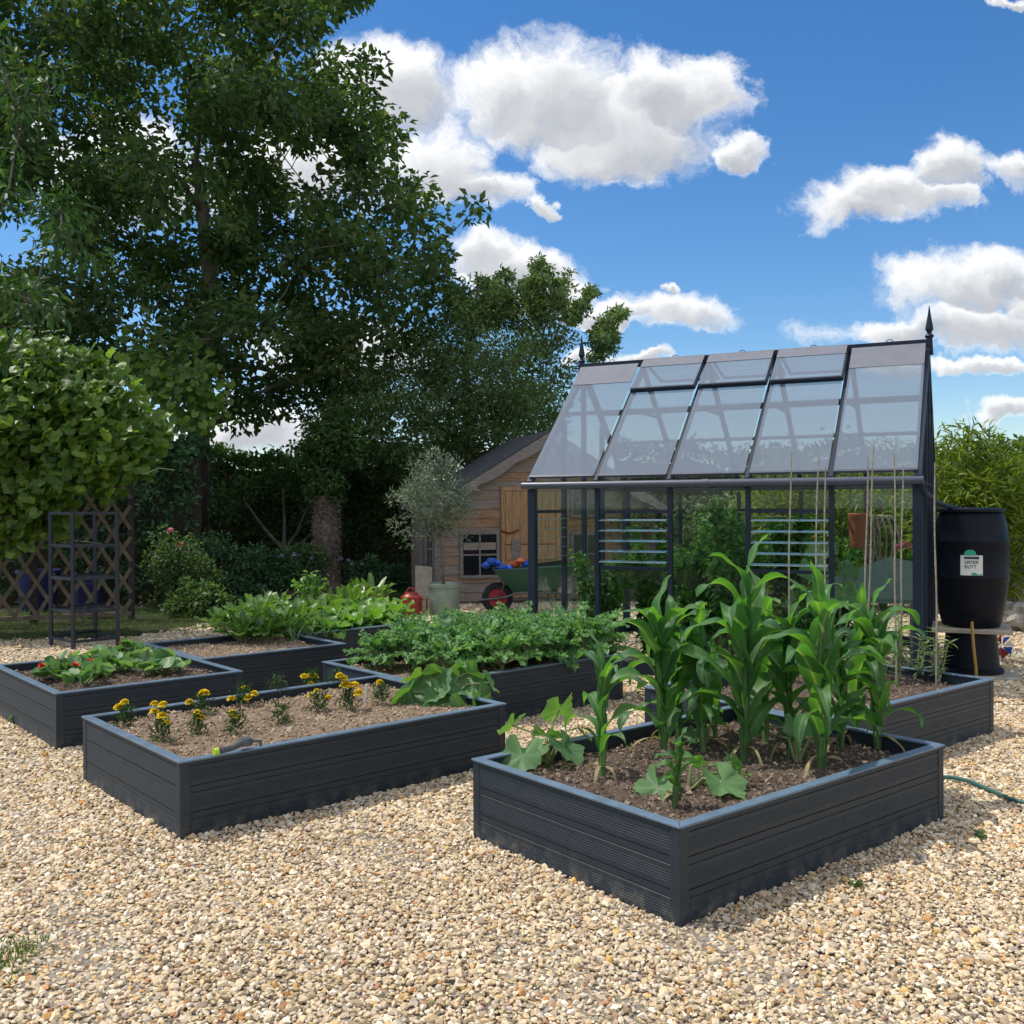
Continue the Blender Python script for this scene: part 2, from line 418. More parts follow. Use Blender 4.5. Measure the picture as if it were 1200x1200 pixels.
M['onion'] = leafmat('onion leaves', [(0.09, 0.18, 0.08), (0.14, 0.25, 0.11)], 0.45, 0.3, patch=0.1)
M['nasturtium'] = leafmat('nasturtium leaves', [(0.075, 0.16, 0.055), (0.11, 0.22, 0.075), (0.19, 0.29, 0.13)], 0.45, 0.3, patch=0.2, pscale=4)
M['marifol'] = leafmat('marigold foliage', [(0.02, 0.055, 0.015), (0.04, 0.085, 0.02)], 0.55, 0.25, patch=0.2, pscale=6)
M['tomato'] = leafmat('tomato leaves', [(0.044, 0.124, 0.032), (0.073, 0.183, 0.044), (0.124, 0.256, 0.059)], 0.5, 0.35, patch=0.25, pscale=2)
M['lily'] = leafmat('willowy leaves', [(0.09, 0.15, 0.06), (0.15, 0.22, 0.09), (0.24, 0.30, 0.15)], 0.45, 0.3, patch=0.15, pscale=3)
M['grass'] = leafmat('grass', [(0.045, 0.10, 0.02), (0.07, 0.14, 0.025), (0.11, 0.17, 0.04)], 0.55, 0.3, patch=0.2, pscale=2)
M['dryleaf'] = leafmat('dried leaves', [(0.30, 0.23, 0.11), (0.40, 0.32, 0.17), (0.22, 0.20, 0.08)], 0.8, 0.25, tcol=(1.2, 1.1, 0.8), patch=0.2, pscale=9)
M['acid'] = leafmat('yellow green shrub', [(0.18, 0.22, 0.02), (0.28, 0.30, 0.03)], 0.5, 0.35, patch=0.2)

def glass_mat():
    m, nt, out = new_mat('horticultural glass'); L = nt.links
    t = nd(nt, 'ShaderNodeBsdfTransparent'); t.inputs[0].default_value = (0.93, 0.96, 0.955, 1)
    g = nd(nt, 'ShaderNodeBsdfGlossy', Roughness=0.02); g.inputs[0].default_value = (0.9, 0.95, 1, 1)
    lw = nd(nt, 'ShaderNodeLayerWeight'); lw.inputs[0].default_value = 0.5
    pw = nd(nt, 'ShaderNodeMath', operation='POWER'); pw.inputs[1].default_value = 4.0; L.new(lw.outputs['Facing'], pw.inputs[0])
    fr = nd(nt, 'ShaderNodeMath', operation='MULTIPLY_ADD'); fr.inputs[1].default_value = 0.6; fr.inputs[2].default_value = 0.013; L.new(pw.outputs[0], fr.inputs[0])
    mx = nd(nt, 'ShaderNodeMixShader'); L.new(fr.outputs[0], mx.inputs[0]); L.new(t.outputs[0], mx.inputs[1]); L.new(g.outputs[0], mx.inputs[2])
    L.new(mx.outputs[0], out.inputs[0]); return m
M['glass'] = glass_mat()

def blade_mat():
    m, nt, out = new_mat('louvre blade glass'); L = nt.links
    t = nd(nt, 'ShaderNodeBsdfTransparent'); t.inputs[0].default_value = (0.75, 0.88, 0.86, 1)
    b = nd(nt, 'ShaderNodeBsdfPrincipled', Roughness=0.08); b.inputs['Base Color'].default_value = (0.50, 0.66, 0.64, 1)
    mx = nd(nt, 'ShaderNodeMixShader'); mx.inputs[0].default_value = 0.5
    L.new(t.outputs[0], mx.inputs[1]); L.new(b.outputs[0], mx.inputs[2]); L.new(mx.outputs[0], out.inputs[0]); return m
M['blade'] = blade_mat()

def shade_mat():
    m, nt, out = new_mat('woven shade cloth'); L = nt.links
    t = nd(nt, 'ShaderNodeBsdfTransparent'); t.inputs[0].default_value = (1, 1, 1, 1)
    d = nd(nt, 'ShaderNodeBsdfDiffuse'); d.inputs[0].default_value = (0.30, 0.35, 0.43, 1)
    tr = nd(nt, 'ShaderNodeBsdfTranslucent'); tr.inputs[0].default_value = (0.42, 0.46, 0.54, 1)
    tc = nd(nt, 'ShaderNodeTexCoord')
    n = nd(nt, 'ShaderNodeTexNoise', Scale=3.0, Detail=4.0); L.new(tc.outputs['Object'], n.inputs['Vector'])
    mr = nd(nt, 'ShaderNodeMapRange'); mr.inputs[3].default_value = 0.44; mr.inputs[4].default_value = 0.55; L.new(n.outputs[0], mr.inputs[0])
    m1 = nd(nt, 'ShaderNodeMixShader'); m1.inputs[0].default_value = 0.3; L.new(d.outputs[0], m1.inputs[1]); L.new(tr.outputs[0], m1.inputs[2])
    m2 = nd(nt, 'ShaderNodeMixShader'); L.new(mr.outputs[0], m2.inputs[0]); L.new(t.outputs[0], m2.inputs[1]); L.new(m1.outputs[0], m2.inputs[2])
    L.new(m2.outputs[0], out.inputs[0]); return m
M['shade'] = shade_mat()
M['shade_solid'] = simple('shade headband', (0.15, 0.16, 0.19), 0.7, noise=0.05)

STONE = [(0.0, (0.20, 0.165, 0.13)), (0.07, (0.40, 0.33, 0.24)), (0.16, (0.58, 0.51, 0.40)), (0.26, (0.48, 0.38, 0.25)), (0.36, (0.68, 0.63, 0.54)), (0.46, (0.42, 0.38, 0.33)),
         (0.56, (0.60, 0.51, 0.36)), (0.66, (0.34, 0.27, 0.19)), (0.74, (0.74, 0.71, 0.65)), (0.82, (0.54, 0.47, 0.36)), (0.89, (0.30, 0.27, 0.25)), (0.94, (0.40, 0.22, 0.12)), (0.97, (0.58, 0.42, 0.20)), (1.0, (0.46, 0.42, 0.40))]
def stone_mat():
    m, nt, out = new_mat('gravel stones'); L = nt.links
    g = nd(nt, 'ShaderNodeNewGeometry'); rp = ramp(nt, g.outputs['Random Per Island'], [(p, (c[0] * 1.03, c[1] * .975, c[2] * .885)) for p, c in STONE])
    tc = nd(nt, 'ShaderNodeTexCoord')
    n = nd(nt, 'ShaderNodeTexNoise', Scale=0.7, Detail=3.0); L.new(tc.outputs['Object'], n.inputs['Vector'])
    n2 = nd(nt, 'ShaderNodeTexNoise', Scale=120.0, Detail=4.0); L.new(tc.outputs['Object'], n2.inputs['Vector'])
    ad = nd(nt, 'ShaderNodeMath', operation='ADD'); L.new(n.outputs[0], ad.inputs[0]); L.new(n2.outputs[0], ad.inputs[1])
    mr = nd(nt, 'ShaderNodeMapRange'); mr.inputs[1].default_value = 0.7; mr.inputs[2].default_value = 1.3; mr.inputs[3].default_value = 0.98; mr.inputs[4].default_value = 1.28
    L.new(ad.outputs[0], mr.inputs[0])
    hs = nd(nt, 'ShaderNodeHueSaturation', Saturation=1.12); L.new(rp.outputs[0], hs.inputs['Color']); L.new(mr.outputs[0], hs.inputs['Value'])
    b = nd(nt, 'ShaderNodeBsdfPrincipled', Roughness=0.75); b.inputs['Specular IOR Level'].default_value = 0.3
    L.new(hs.outputs[0], b.inputs['Base Color']); L.new(b.outputs[0], out.inputs[0]); return m
M['stones'] = stone_mat()

def ground_mat():
    m, nt, out = new_mat('gravel ground'); L = nt.links
    tc = nd(nt, 'ShaderNodeTexCoord')
    v = nd(nt, 'ShaderNodeTexVoronoi', Scale=42.0); L.new(tc.outputs['Object'], v.inputs['Vector'])
    sp = nd(nt, 'ShaderNodeSeparateColor'); L.new(v.outputs['Color'], sp.inputs[0])
    rp = ramp(nt, sp.outputs[0], [(p, tuple(x * 0.42 for x in c)) for p, c in STONE])
    b = nd(nt, 'ShaderNodeBsdfPrincipled', Roughness=0.85)
    L.new(rp.outputs[0], b.inputs['Base Color'])
    bp = nd(nt, 'ShaderNodeBump', Strength=0.9, Distance=0.012, invert=True); L.new(v.outputs['Distance'], bp.inputs['Height']); L.new(bp.outputs[0], b.inputs['Normal'])
    L.new(b.outputs[0], out.inputs[0]); return m
M['ground'] = ground_mat()

M['meadow'] = simple('meadow turf', (0.05, 0.085, 0.02), 0.95, noise=0.25, nscale=1.5, bump=0.5, bscale=30)
def soil_mat(name, c0, c1, c2):
    m, nt, out = new_mat(name); L = nt.links
    tc = nd(nt, 'ShaderNodeTexCoord')
    n = nd(nt, 'ShaderNodeTexNoise', Scale=9.0, Detail=8.0, Roughness=0.7); L.new(tc.outputs['Object'], n.inputs['Vector'])
    n2 = nd(nt, 'ShaderNodeTexNoise', Scale=70.0, Detail=5.0, Roughness=0.7); L.new(tc.outputs['Object'], n2.inputs['Vector'])
    g = nd(nt, 'ShaderNodeNewGeometry')
    ad = nd(nt, 'ShaderNodeMixRGB'); ad.inputs[0].default_value = 0.5; L.new(n.outputs[0], ad.inputs[1]); L.new(n2.outputs[0], ad.inputs[2])
    ad2 = nd(nt, 'ShaderNodeMixRGB'); ad2.inputs[0].default_value = 0.38; L.new(ad.outputs[0], ad2.inputs[1]); L.new(g.outputs['Random Per Island'], ad2.inputs[2])
    rp = ramp(nt, ad2.outputs[0], [(0.32, c0), (0.5, c1), (0.68, c2)])
    b = nd(nt, 'ShaderNodeBsdfPrincipled', Roughness=0.95); b.inputs['Specular IOR Level'].default_value = 0.15
    L.new(rp.outputs[0], b.inputs['Base Color'])
    bp = nd(nt, 'ShaderNodeBump', Strength=0.8, Distance=0.012); L.new(n2.outputs[0], bp.inputs['Height']); L.new(bp.outputs[0], b.inputs['Normal'])
    L.new(b.outputs[0], out.inputs[0]); return m
M['drysoil'] = soil_mat('dry soil', (0.20, 0.145, 0.095), (0.36, 0.27, 0.185), (0.53, 0.42, 0.30))
M['soil'] = soil_mat('brown soil', (0.09, 0.065, 0.05), (0.19, 0.14, 0.105), (0.36, 0.28, 0.21))
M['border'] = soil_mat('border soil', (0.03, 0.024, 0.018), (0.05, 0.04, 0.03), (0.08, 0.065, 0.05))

def board_mat():
    m, nt, out = new_mat('weatherboard'); L = nt.links
    g = nd(nt, 'ShaderNodeNewGeometry')
    tc = nd(nt, 'ShaderNodeTexCoord')
    mp = nd(nt, 'ShaderNodeMapping'); mp.inputs['Scale'].default_value = (1.2, 1.2, 14); L.new(tc.outputs['Object'], mp.inputs[0])
    n = nd(nt, 'ShaderNodeTexNoise', Scale=3.0, Detail=7.0, Roughness=0.65); L.new(mp.outputs[0], n.inputs['Vector'])
    n2 = nd(nt, 'ShaderNodeTexNoise', Scale=1.1, Detail=3.0); L.new(tc.outputs['Object'], n2.inputs['Vector'])
    a = ramp(nt, n.outputs[0], [(0.3, (0.17, 0.085, 0.04)), (0.55, (0.34, 0.19, 0.09)), (0.75, (0.44, 0.28, 0.15))])
    c = ramp(nt, n.outputs[0], [(0.3, (0.17, 0.14, 0.12)), (0.7, (0.34, 0.29, 0.26))])
    ad = nd(nt, 'ShaderNodeMath', operation='MULTIPLY_ADD'); ad.inputs[1].default_value = 0.35; L.new(g.outputs['Random Per Island'], ad.inputs[0]); L.new(n2.outputs[0], ad.inputs[2])
    mr = nd(nt, 'ShaderNodeMapRange'); mr.inputs[1].default_value = 0.40; mr.inputs[2].default_value = 0.76; L.new(ad.outputs[0], mr.inputs[0])
    mx = nd(nt, 'ShaderNodeMixRGB'); L.new(mr.outputs[0], mx.inputs[0]); L.new(a.outputs[0], mx.inputs[1]); L.new(c.outputs[0], mx.inputs[2])
    b = nd(nt, 'ShaderNodeBsdfPrincipled', Roughness=0.85); L.new(mx.outputs[0], b.inputs['Base Color'])
    bp = nd(nt, 'ShaderNodeBump', Strength=0.4, Distance=0.01); L.new(n.outputs[0], bp.inputs['Height']); L.new(bp.outputs[0], b.inputs['Normal'])
    L.new(b.outputs[0], out.inputs[0]); return m
M['board'] = board_mat()
M['doorwood'] = simple('orange door wood', (0.37, 0.225, 0.11), 0.8, noise=0.25, nscale=6, bump=0.3, stretch=(9, 9, 0.8))
# ------------------------------------------------------------------ light
SUN_EL = R(61)
sxy = Vector((-0.97, 0.22)).normalized()
sd = Vector((sxy.x * math.cos(SUN_EL), sxy.y * math.cos(SUN_EL), math.sin(SUN_EL)))
sl = bpy.data.lights.new('sun', 'SUN'); sl.energy = 3.0; sl.angle = R(0.53); sl.color = (1.0, 0.94, 0.85)
so = bpy.data.objects.new('sun', sl); COL.objects.link(so)
so.rotation_euler = sd.to_track_quat('Z', 'Y').to_euler(); so.location = (-20, 15, 30)

W = bpy.data.worlds.new('World'); S.world = W; W.use_nodes = True
nt = W.node_tree; nt.nodes.clear(); L = nt.links
out = nt.nodes.new('ShaderNodeOutputWorld'); bg = nt.nodes.new('ShaderNodeBackground'); bg.inputs[1].default_value = 0.15
sky = nt.nodes.new('ShaderNodeTexSky'); sky.sky_type = 'NISHITA'; sky.sun_disc = False
sky.sun_elevation = SUN_EL; sky.sun_rotation = math.atan2(sxy.x, sxy.y); sky.air_density = 1.0; sky.dust_density = 0.2; sky.ozone_density = 3.0; sky.altitude = 50
hs = nd(nt, 'ShaderNodeHueSaturation', Saturation=1.30, Value=0.74); hs.inputs['Hue'].default_value = 0.503
L.new(sky.outputs[0], hs.inputs['Color'])
gm = nd(nt, 'ShaderNodeGamma'); gm.inputs[1].default_value = 1.0
L.new(hs.outputs[0], gm.inputs[0])
tc = nt.nodes.new('ShaderNodeTexCoord'); sx = nt.nodes.new('ShaderNodeSeparateXYZ'); L.new(tc.outputs['Generated'], sx.inputs[0])
ay = nd(nt, 'ShaderNodeMath', operation='ABSOLUTE'); L.new(sx.outputs[1], ay.inputs[0])
my = nd(nt, 'ShaderNodeMath', operation='MAXIMUM'); my.inputs[1].default_value = 0.05; L.new(ay.outputs[0], my.inputs[0])
du = nd(nt, 'ShaderNodeMath', operation='DIVIDE'); L.new(sx.outputs[0], du.inputs[0]); L.new(my.outputs[0], du.inputs[1])
dv = nd(nt, 'ShaderNodeMath', operation='DIVIDE'); L.new(sx.outputs[2], dv.inputs[0]); L.new(my.outputs[0], dv.inputs[1])
uv = nt.nodes.new('ShaderNodeCombineXYZ'); L.new(du.outputs[0], uv.inputs[0]); L.new(dv.outputs[0], uv.inputs[1])
# domain warp gives the billowy edges
n1 = nd(nt, 'ShaderNodeTexNoise', Scale=8.0, Detail=6.0, Roughness=0.62); L.new(uv.outputs[0], n1.inputs['Vector'])
sb = nd(nt, 'ShaderNodeVectorMath', operation='SUBTRACT'); sb.inputs[1].default_value = (0.5, 0.5, 0.5); L.new(n1.outputs['Color'], sb.inputs[0])
sc_ = nd(nt, 'ShaderNodeVectorMath', operation='MULTIPLY'); sc_.inputs[1].default_value = (0.16, 0.10, 0); L.new(sb.outputs[0], sc_.inputs[0])
wp = nd(nt, 'ShaderNodeVectorMath', operation='ADD'); L.new(uv.outputs[0], wp.inputs[0]); L.new(sc_.outputs[0], wp.inputs[1])
CLOUDS = [(735, 140, 130, 70), (640, 115, 105, 66), (590, 105, 72, 46), (780, 95, 82, 50), (825, 105, 52, 50), (715, 182, 95, 34), (870, 182, 34, 26),
          (455, 90, 80, 62), (505, 185, 70, 60), (545, 222, 92, 30), (430, 180, 60, 60), (632, 240, 14, 14),
          (600, 315, 75, 34), (650, 345, 45, 28), (560, 300, 50, 26), (690, 365, 60, 18),
          (790, 362, 98, 25), (770, 334, 20, 9), (735, 424, 42, 13), (690, 420, 30, 12),
          (1010, 245, 100, 34), (1045, 225, 70, 34), (1112, 190, 46, 40), (1185, 192, 46, 22), (1085, 235, 50, 24), (1240, 190, 60, 40),
          (1130, 335, 110, 40), (1185, 318, 75, 34), (1060, 392, 110, 22), (1150, 385, 110, 34), (1270, 350, 120, 70),
          (1160, 434, 80, 11), (1185, 486, 60, 15), (1060, 440, 40, 10), (1190, 3, 30, 7), (700, 380, 30, 8),
          (20, 165, 48, 46), (140, 200, 130, 60), (340, 190, 120, 70), (400, 420, 120, 40), (290, 500, 150, 38)]
def vnode(px, py):
    d = ray(px, py); return d[0] / d[1], d[2] / d[1]
prev = None; prevh = None
for (cx, cy, rx, ry) in CLOUDS:
    a, b = vnode(cx, cy)
    s1 = nd(nt, 'ShaderNodeVectorMath', operation='SUBTRACT'); s1.inputs[1].default_value = (a, b, 0); L.new(wp.outputs[0], s1.inputs[0])
    s2 = nd(nt, 'ShaderNodeVectorMath', operation='MULTIPLY'); s2.inputs[1].default_value = (CF / rx, CF / ry, 0); L.new(s1.outputs[0], s2.inputs[0])
    s3 = nd(nt, 'ShaderNodeVectorMath', operation='DOT_PRODUCT'); L.new(s2.outputs[0], s3.inputs[0]); L.new(s2.outputs[0], s3.inputs[1])
    s4 = nd(nt, 'ShaderNodeMath', operation='SUBTRACT'); s4.inputs[0].default_value = 1.0; L.new(s3.outputs['Value'], s4.inputs[1])
    # how far below the middle of the puff: undersides are grey
    s5 = nd(nt, 'ShaderNodeVectorMath', operation='DOT_PRODUCT'); s5.inputs[1].default_value = (0.25, -1.0, 0); L.new(s2.outputs[0], s5.inputs[0])
    s6 = nd(nt, 'ShaderNodeMath', operation='ADD'); L.new(s4.outputs[0], s6.inputs[0]); L.new(s5.outputs['Value'], s6.inputs[1])
    # only inside the puff
    s7 = nd(nt, 'ShaderNodeMath', operation='MINIMUM'); L.new(s6.outputs[0], s7.inputs[0])
    s8 = nd(nt, 'ShaderNodeMath', operation='MULTIPLY'); s8.inputs[1].default_value = 3.0; L.new(s4.outputs[0], s8.inputs[0]); L.new(s8.outputs[0], s7.inputs[1])
    if prev is None: prev, prevh = s4, s7
    else:
        m = nd(nt, 'ShaderNodeMath', operation='SMOOTH_MAX'); m.inputs[2].default_value = 0.35; L.new(prev.outputs[0], m.inputs[0]); L.new(s4.outputs[0], m.inputs[1]); prev = m
        h = nd(nt, 'ShaderNodeMath', operation='SMOOTH_MAX'); h.inputs[2].default_value = 0.3; L.new(prevh.outputs[0], h.inputs[0]); L.new(s7.outputs[0], h.inputs[1]); prevh = h
n2 = nd(nt, 'ShaderNodeTexNoise', Scale=24.0, Detail=6.0, Roughness=0.66); L.new(wp.outputs[0], n2.inputs['Vector'])
c1 = nd(nt, 'ShaderNodeMath', operation='MULTIPLY_ADD'); c1.inputs[1].default_value = 1.9; L.new(n2.outputs[0], c1.inputs[0]); L.new(prev.outputs[0], c1.inputs[2])
mask = nd(nt, 'ShaderNodeMapRange', interpolation_type='SMOOTHSTEP'); mask.inputs[1].default_value = 0.72; mask.inputs[2].default_value = 1.75
L.new(c1.outputs[0], mask.inputs[0])
n3 = nd(nt, 'ShaderNodeTexNoise', Scale=13.0, Detail=4.0, Roughness=0.55); L.new(wp.outputs[0], n3.inputs['Vector'])
g1 = nd(nt, 'ShaderNodeMath', operation='MULTIPLY_ADD'); g1.inputs[1].default_value = 1.1; L.new(n3.outputs[0], g1.inputs[0]); L.new(prevh.outputs[0], g1.inputs[2])
grey = nd(nt, 'ShaderNodeMapRange', interpolation_type='SMOOTHSTEP'); grey.inputs[1].default_value = 0.75; grey.inputs[2].default_value = 2.2; L.new(g1.outputs[0], grey.inputs[0])
ccol = nd(nt, 'ShaderNodeMixRGB'); ccol.inputs[1].default_value = (5.4, 5.45, 5.5, 1); ccol.inputs[2].default_value = (2.45, 2.6, 2.85, 1); L.new(grey.outputs[0], ccol.inputs[0])
nO = nd(nt, 'ShaderNodeTexNoise', Scale=3.2, Detail=4.0, Roughness=0.6); L.new(tc.outputs['Generated'], nO.inputs['Vector'])  # extra bright cloud cover outside the view, added to raise the fill light
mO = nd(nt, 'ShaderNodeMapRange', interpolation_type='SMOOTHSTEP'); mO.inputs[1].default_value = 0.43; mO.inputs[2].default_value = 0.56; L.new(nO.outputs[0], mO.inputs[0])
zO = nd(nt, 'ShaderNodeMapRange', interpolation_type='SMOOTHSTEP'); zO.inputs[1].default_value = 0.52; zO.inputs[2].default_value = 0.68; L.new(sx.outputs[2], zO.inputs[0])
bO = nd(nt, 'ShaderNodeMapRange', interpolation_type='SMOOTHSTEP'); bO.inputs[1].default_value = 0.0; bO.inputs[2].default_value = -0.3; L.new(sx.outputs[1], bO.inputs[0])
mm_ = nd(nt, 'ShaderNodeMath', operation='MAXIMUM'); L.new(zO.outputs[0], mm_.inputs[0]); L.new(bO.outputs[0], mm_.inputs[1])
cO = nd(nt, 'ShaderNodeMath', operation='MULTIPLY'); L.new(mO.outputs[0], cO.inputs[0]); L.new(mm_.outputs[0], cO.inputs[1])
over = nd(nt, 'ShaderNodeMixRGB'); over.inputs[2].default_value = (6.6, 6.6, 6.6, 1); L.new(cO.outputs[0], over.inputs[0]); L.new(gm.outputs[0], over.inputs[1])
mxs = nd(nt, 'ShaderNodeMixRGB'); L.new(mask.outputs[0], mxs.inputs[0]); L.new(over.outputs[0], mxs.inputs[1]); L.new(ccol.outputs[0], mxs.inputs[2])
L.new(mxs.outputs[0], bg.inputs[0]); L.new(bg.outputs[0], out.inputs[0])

W.cycles.sampling_method = 'MANUAL'; W.cycles.sample_map_resolution = 512
S.view_settings.view_transform = 'Standard'; S.view_settings.look = 'None'; S.view_settings.exposure = 0.38; S.view_settings.gamma = 1.0
S.view_settings.use_curve_mapping = False
S.cycles.max_bounces = 7; S.cycles.diffuse_bounces = 3; S.cycles.glossy_bounces = 3; S.cycles.transmission_bounces = 4; S.cycles.transparent_max_bounces = 24
S.cycles.use_denoising = True
S.cycles.sample_clamp_indirect = 4.0

# ------------------------------------------------------------------ beds: near corner x, y, length (right), width (back), heading
HB = 0.373
def vec2(th): return np.array([math.cos(th), math.sin(th)]), np.array([-math.sin(th), math.cos(th)])
thA, thC, thE = R(38.99), R(41.42), R(41.09)
aC, bC = vec2(thC); aE, bE = vec2(thE)
nD = np.array([-0.584, 6.561]) - aC * 0.03
nF = np.array([-2.432, 7.653])
nG = nF + aE * 1.40 + bE * 0.83
BEDS = {
    'A': (0.612, 3.597, 1.937, 1.273, thA, 'soil', 'raised bed of maize and courgettes, nearest to the camera', 0.075),
    'B': (1.692, 5.367, 2.014, 1.325, thA, 'soil', 'raised bed with tall bare canes in front of the greenhouse', 0.07),
    'C': (-1.548, 4.549, 2.005, 1.354, thC, 'drysoil', 'raised bed planted with yellow marigolds', 0.045),
    'D': (nD[0], nD[1], 1.988, 1.285, thC, 'drysoil', 'raised bed filled with curly kale', 0.06),
    'E': (-2.917, 6.255, 1.272, 1.525, thE, 'soil', 'raised bed with red-flowered nasturtiums, at the left edge', 0.06),
    'F': (nF[0], nF[1], 1.301, 1.227, thE, 'drysoil', 'raised bed with chard and spring onions behind the marigold bed', 0.05),
    'G': (nG[0], nG[1], 1.32, 1.16, thE, 'drysoil', 'raised bed of lettuces farthest back, by the red watering can', 0.05),
}
BTH = 0.028   # plank thickness
def fbm2(x, y, s=1.0):
    return (np.sin(x * 5.1 * s + 1.3) * np.cos(y * 4.3 * s + .4) + .6 * np.sin(x * 11.7 * s + y * 7.9 * s) + .4 * np.sin(x * 23.1 * s - y * 19.3 * s + 2))
BED_OBJ = {}
def side_panel(Lg, fine):
    """plank wall in local coords: runs along +x from 0 to Lg, outer face at y=0 facing -y; grooved boards"""
    prof = []
    bh = HB / 3
    def groove(z, w, d): prof.extend([(0, z - w / 2), (d, z - w / 2 + w * .25), (d, z + w / 2 - w * .25), (0, z + w / 2)])
    z = 0.004; prof.append((0, 0.004))
    for k in range(3):
        z0 = k * bh
        for g in range(5): groove(z0 + 0.028 + g * 0.0105, 0.0048, 0.0016 if fine else 0.0010)
        groove(z0 + 0.094, 0.008, 0.004 if fine else 0.0028)
        if k < 2: groove(z0 + bh, 0.0045, 0.006)
    prof.append((0, HB - 0.012))
    prof.append((BTH, HB - 0.012)); prof.append((BTH, 0.004))
    mb = MB()
    mb.prism([(0, y, z) for y, z in prof], (Lg, 0, 0))
    return mb
def make_bed(key):
    x, y, Lg, Wd, th, soil, label, drop = BEDS[key]
    root = empty('raised_bed', (x, y, 0), th, label, 'raised bed', 'dark grey grooved raised beds')
    BED_OBJ[key] = root
    pw = 0.05
    fr = side_panel(Lg - 2 * pw, True); o = fr.build('side_panel', M['anthracite'], root); o.location = (pw, 0.003, 0)
    bk = side_panel(Lg - 2 * pw, True); o = bk.build('side_panel', M['anthracite'], root); o.location = (Lg - pw, Wd - 0.003, 0); o.rotation_euler = (0, 0, PI)
    lf = side_panel(Wd - 2 * pw, False); o = lf.build('side_panel', M['anthracite'], root); o.location = (0.003, Wd - pw, 0); o.rotation_euler = (0, 0, -PI / 2)
    rt = side_panel(Wd - 2 * pw, False); o = rt.build('side_panel', M['anthracite'], root); o.location = (Lg - 0.003, pw, 0); o.rotation_euler = (0, 0, PI / 2)
    for cx in (0, Lg - pw):
        for cy in (0, Wd - pw):
            m = MB(); m.box((cx, cy, 0.0), (cx + pw, cy + pw, HB - 0.011)); m.build('corner_post', M['anthracite'], root, bevel=0.004)
    cw = 0.05; e = 0.006; z0, z1 = HB - 0.010, HB
    def cap(p):
        m = MB(); m.prism([(q[0], q[1], z0) for q in p], (0, 0, z1 - z0)); m.build('cap_rail', M['cap'], root, bevel=0.0025)
    x0, x1, y0, y1 = -e, Lg + e, -e, Wd + e
    g = 0.0007
    cap([(x0 + g, y0), (x1 - g, y0), (x1 - cw - g, y0 + cw), (x0 + cw + g, y0 + cw)])
    cap([(x1 - g, y1), (x0 + g, y1), (x0 + cw + g, y1 - cw), (x1 - cw - g, y1 - cw)])
    cap([(x0, y1 - g), (x0, y0 + g), (x0 + cw, y0 + cw + g), (x0 + cw, y1 - cw - g)])
    cap([(x1, y0 + g), (x1, y1 - g), (x1 - cw, y1 - cw - g), (x1 - cw, y0 + cw + g)])
    # soil sheet with crumbs
    nx, ny = 70, 50
    gx, gy = np.meshgrid(np.linspace(BTH + .004, Lg - BTH - .004, nx), np.linspace(BTH + .004, Wd - BTH - .004, ny), indexing='ij')
    base = HB - drop
    gz = base + 0.008 * fbm2(gx + x, gy + y) + rng.normal(0, 0.0035, gx.shape)
    gz -= 0.03 * np.exp(-np.minimum.reduce([gx, Lg - gx, gy, Wd - gy]) / 0.05)
    V = np.stack([gx, gy, gz], -1).reshape(-1, 3)
    i, j = np.meshgrid(np.arange(nx - 1), np.arange(ny - 1), indexing='ij'); k = (i * ny + j).ravel()
    F = np.stack([k, k + ny, k + ny + 1, k + 1], -1)
    nc = 5200 if key in 'AC' else 3000
    cp = np.stack([rng.uniform(.05, Lg - .05, nc), rng.uniform(.05, Wd - .05, nc), np.zeros(nc)], -1)
    cp[:, 2] = base + 0.008 * fbm2(cp[:, 0] + x, cp[:, 1] + y) + 0.002
    Vs, Fs = stones(cp, rng.gamma(2.2, 0.0026, nc) + 0.002, OCT_V, OCT_F, 0.75)
    leaves('soil', [(V, [F]), (Vs, [Fs])], M[soil], root, smooth=False)
    return root
OCT_V = np.array([(1, 0, 0), (-1, 0, 0), (0, 1, 0), (0, -1, 0), (0, 0, 1), (0, 0, -1)], float)
OCT_F = np.array([(0, 2, 4), (2, 1, 4), (1, 3, 4), (3, 0, 4), (2, 0, 5), (1, 2, 5), (3, 1, 5), (0, 3, 5)])
gph = (1 + 5 ** .5) / 2
ICO_V = np.array([(-1, gph, 0), (1, gph, 0), (-1, -gph, 0), (1, -gph, 0), (0, -1, gph), (0, 1, gph), (0, -1, -gph), (0, 1, -gph), (gph, 0, -1), (gph, 0, 1), (-gph, 0, -1), (-gph, 0, 1)], float) / math.sqrt(1 + gph * gph)
ICO_F = np.array([(0, 11, 5), (0, 5, 1), (0, 1, 7), (0, 7, 10), (0, 10, 11), (1, 5, 9), (5, 11, 4), (11, 10, 2), (10, 7, 6), (7, 1, 8), (3, 9, 4), (3, 4, 2), (3, 2, 6), (3, 6, 8), (3, 8, 9), (4, 9, 5), (2, 4, 11), (6, 2, 10), (8, 6, 7), (9, 8, 1)])
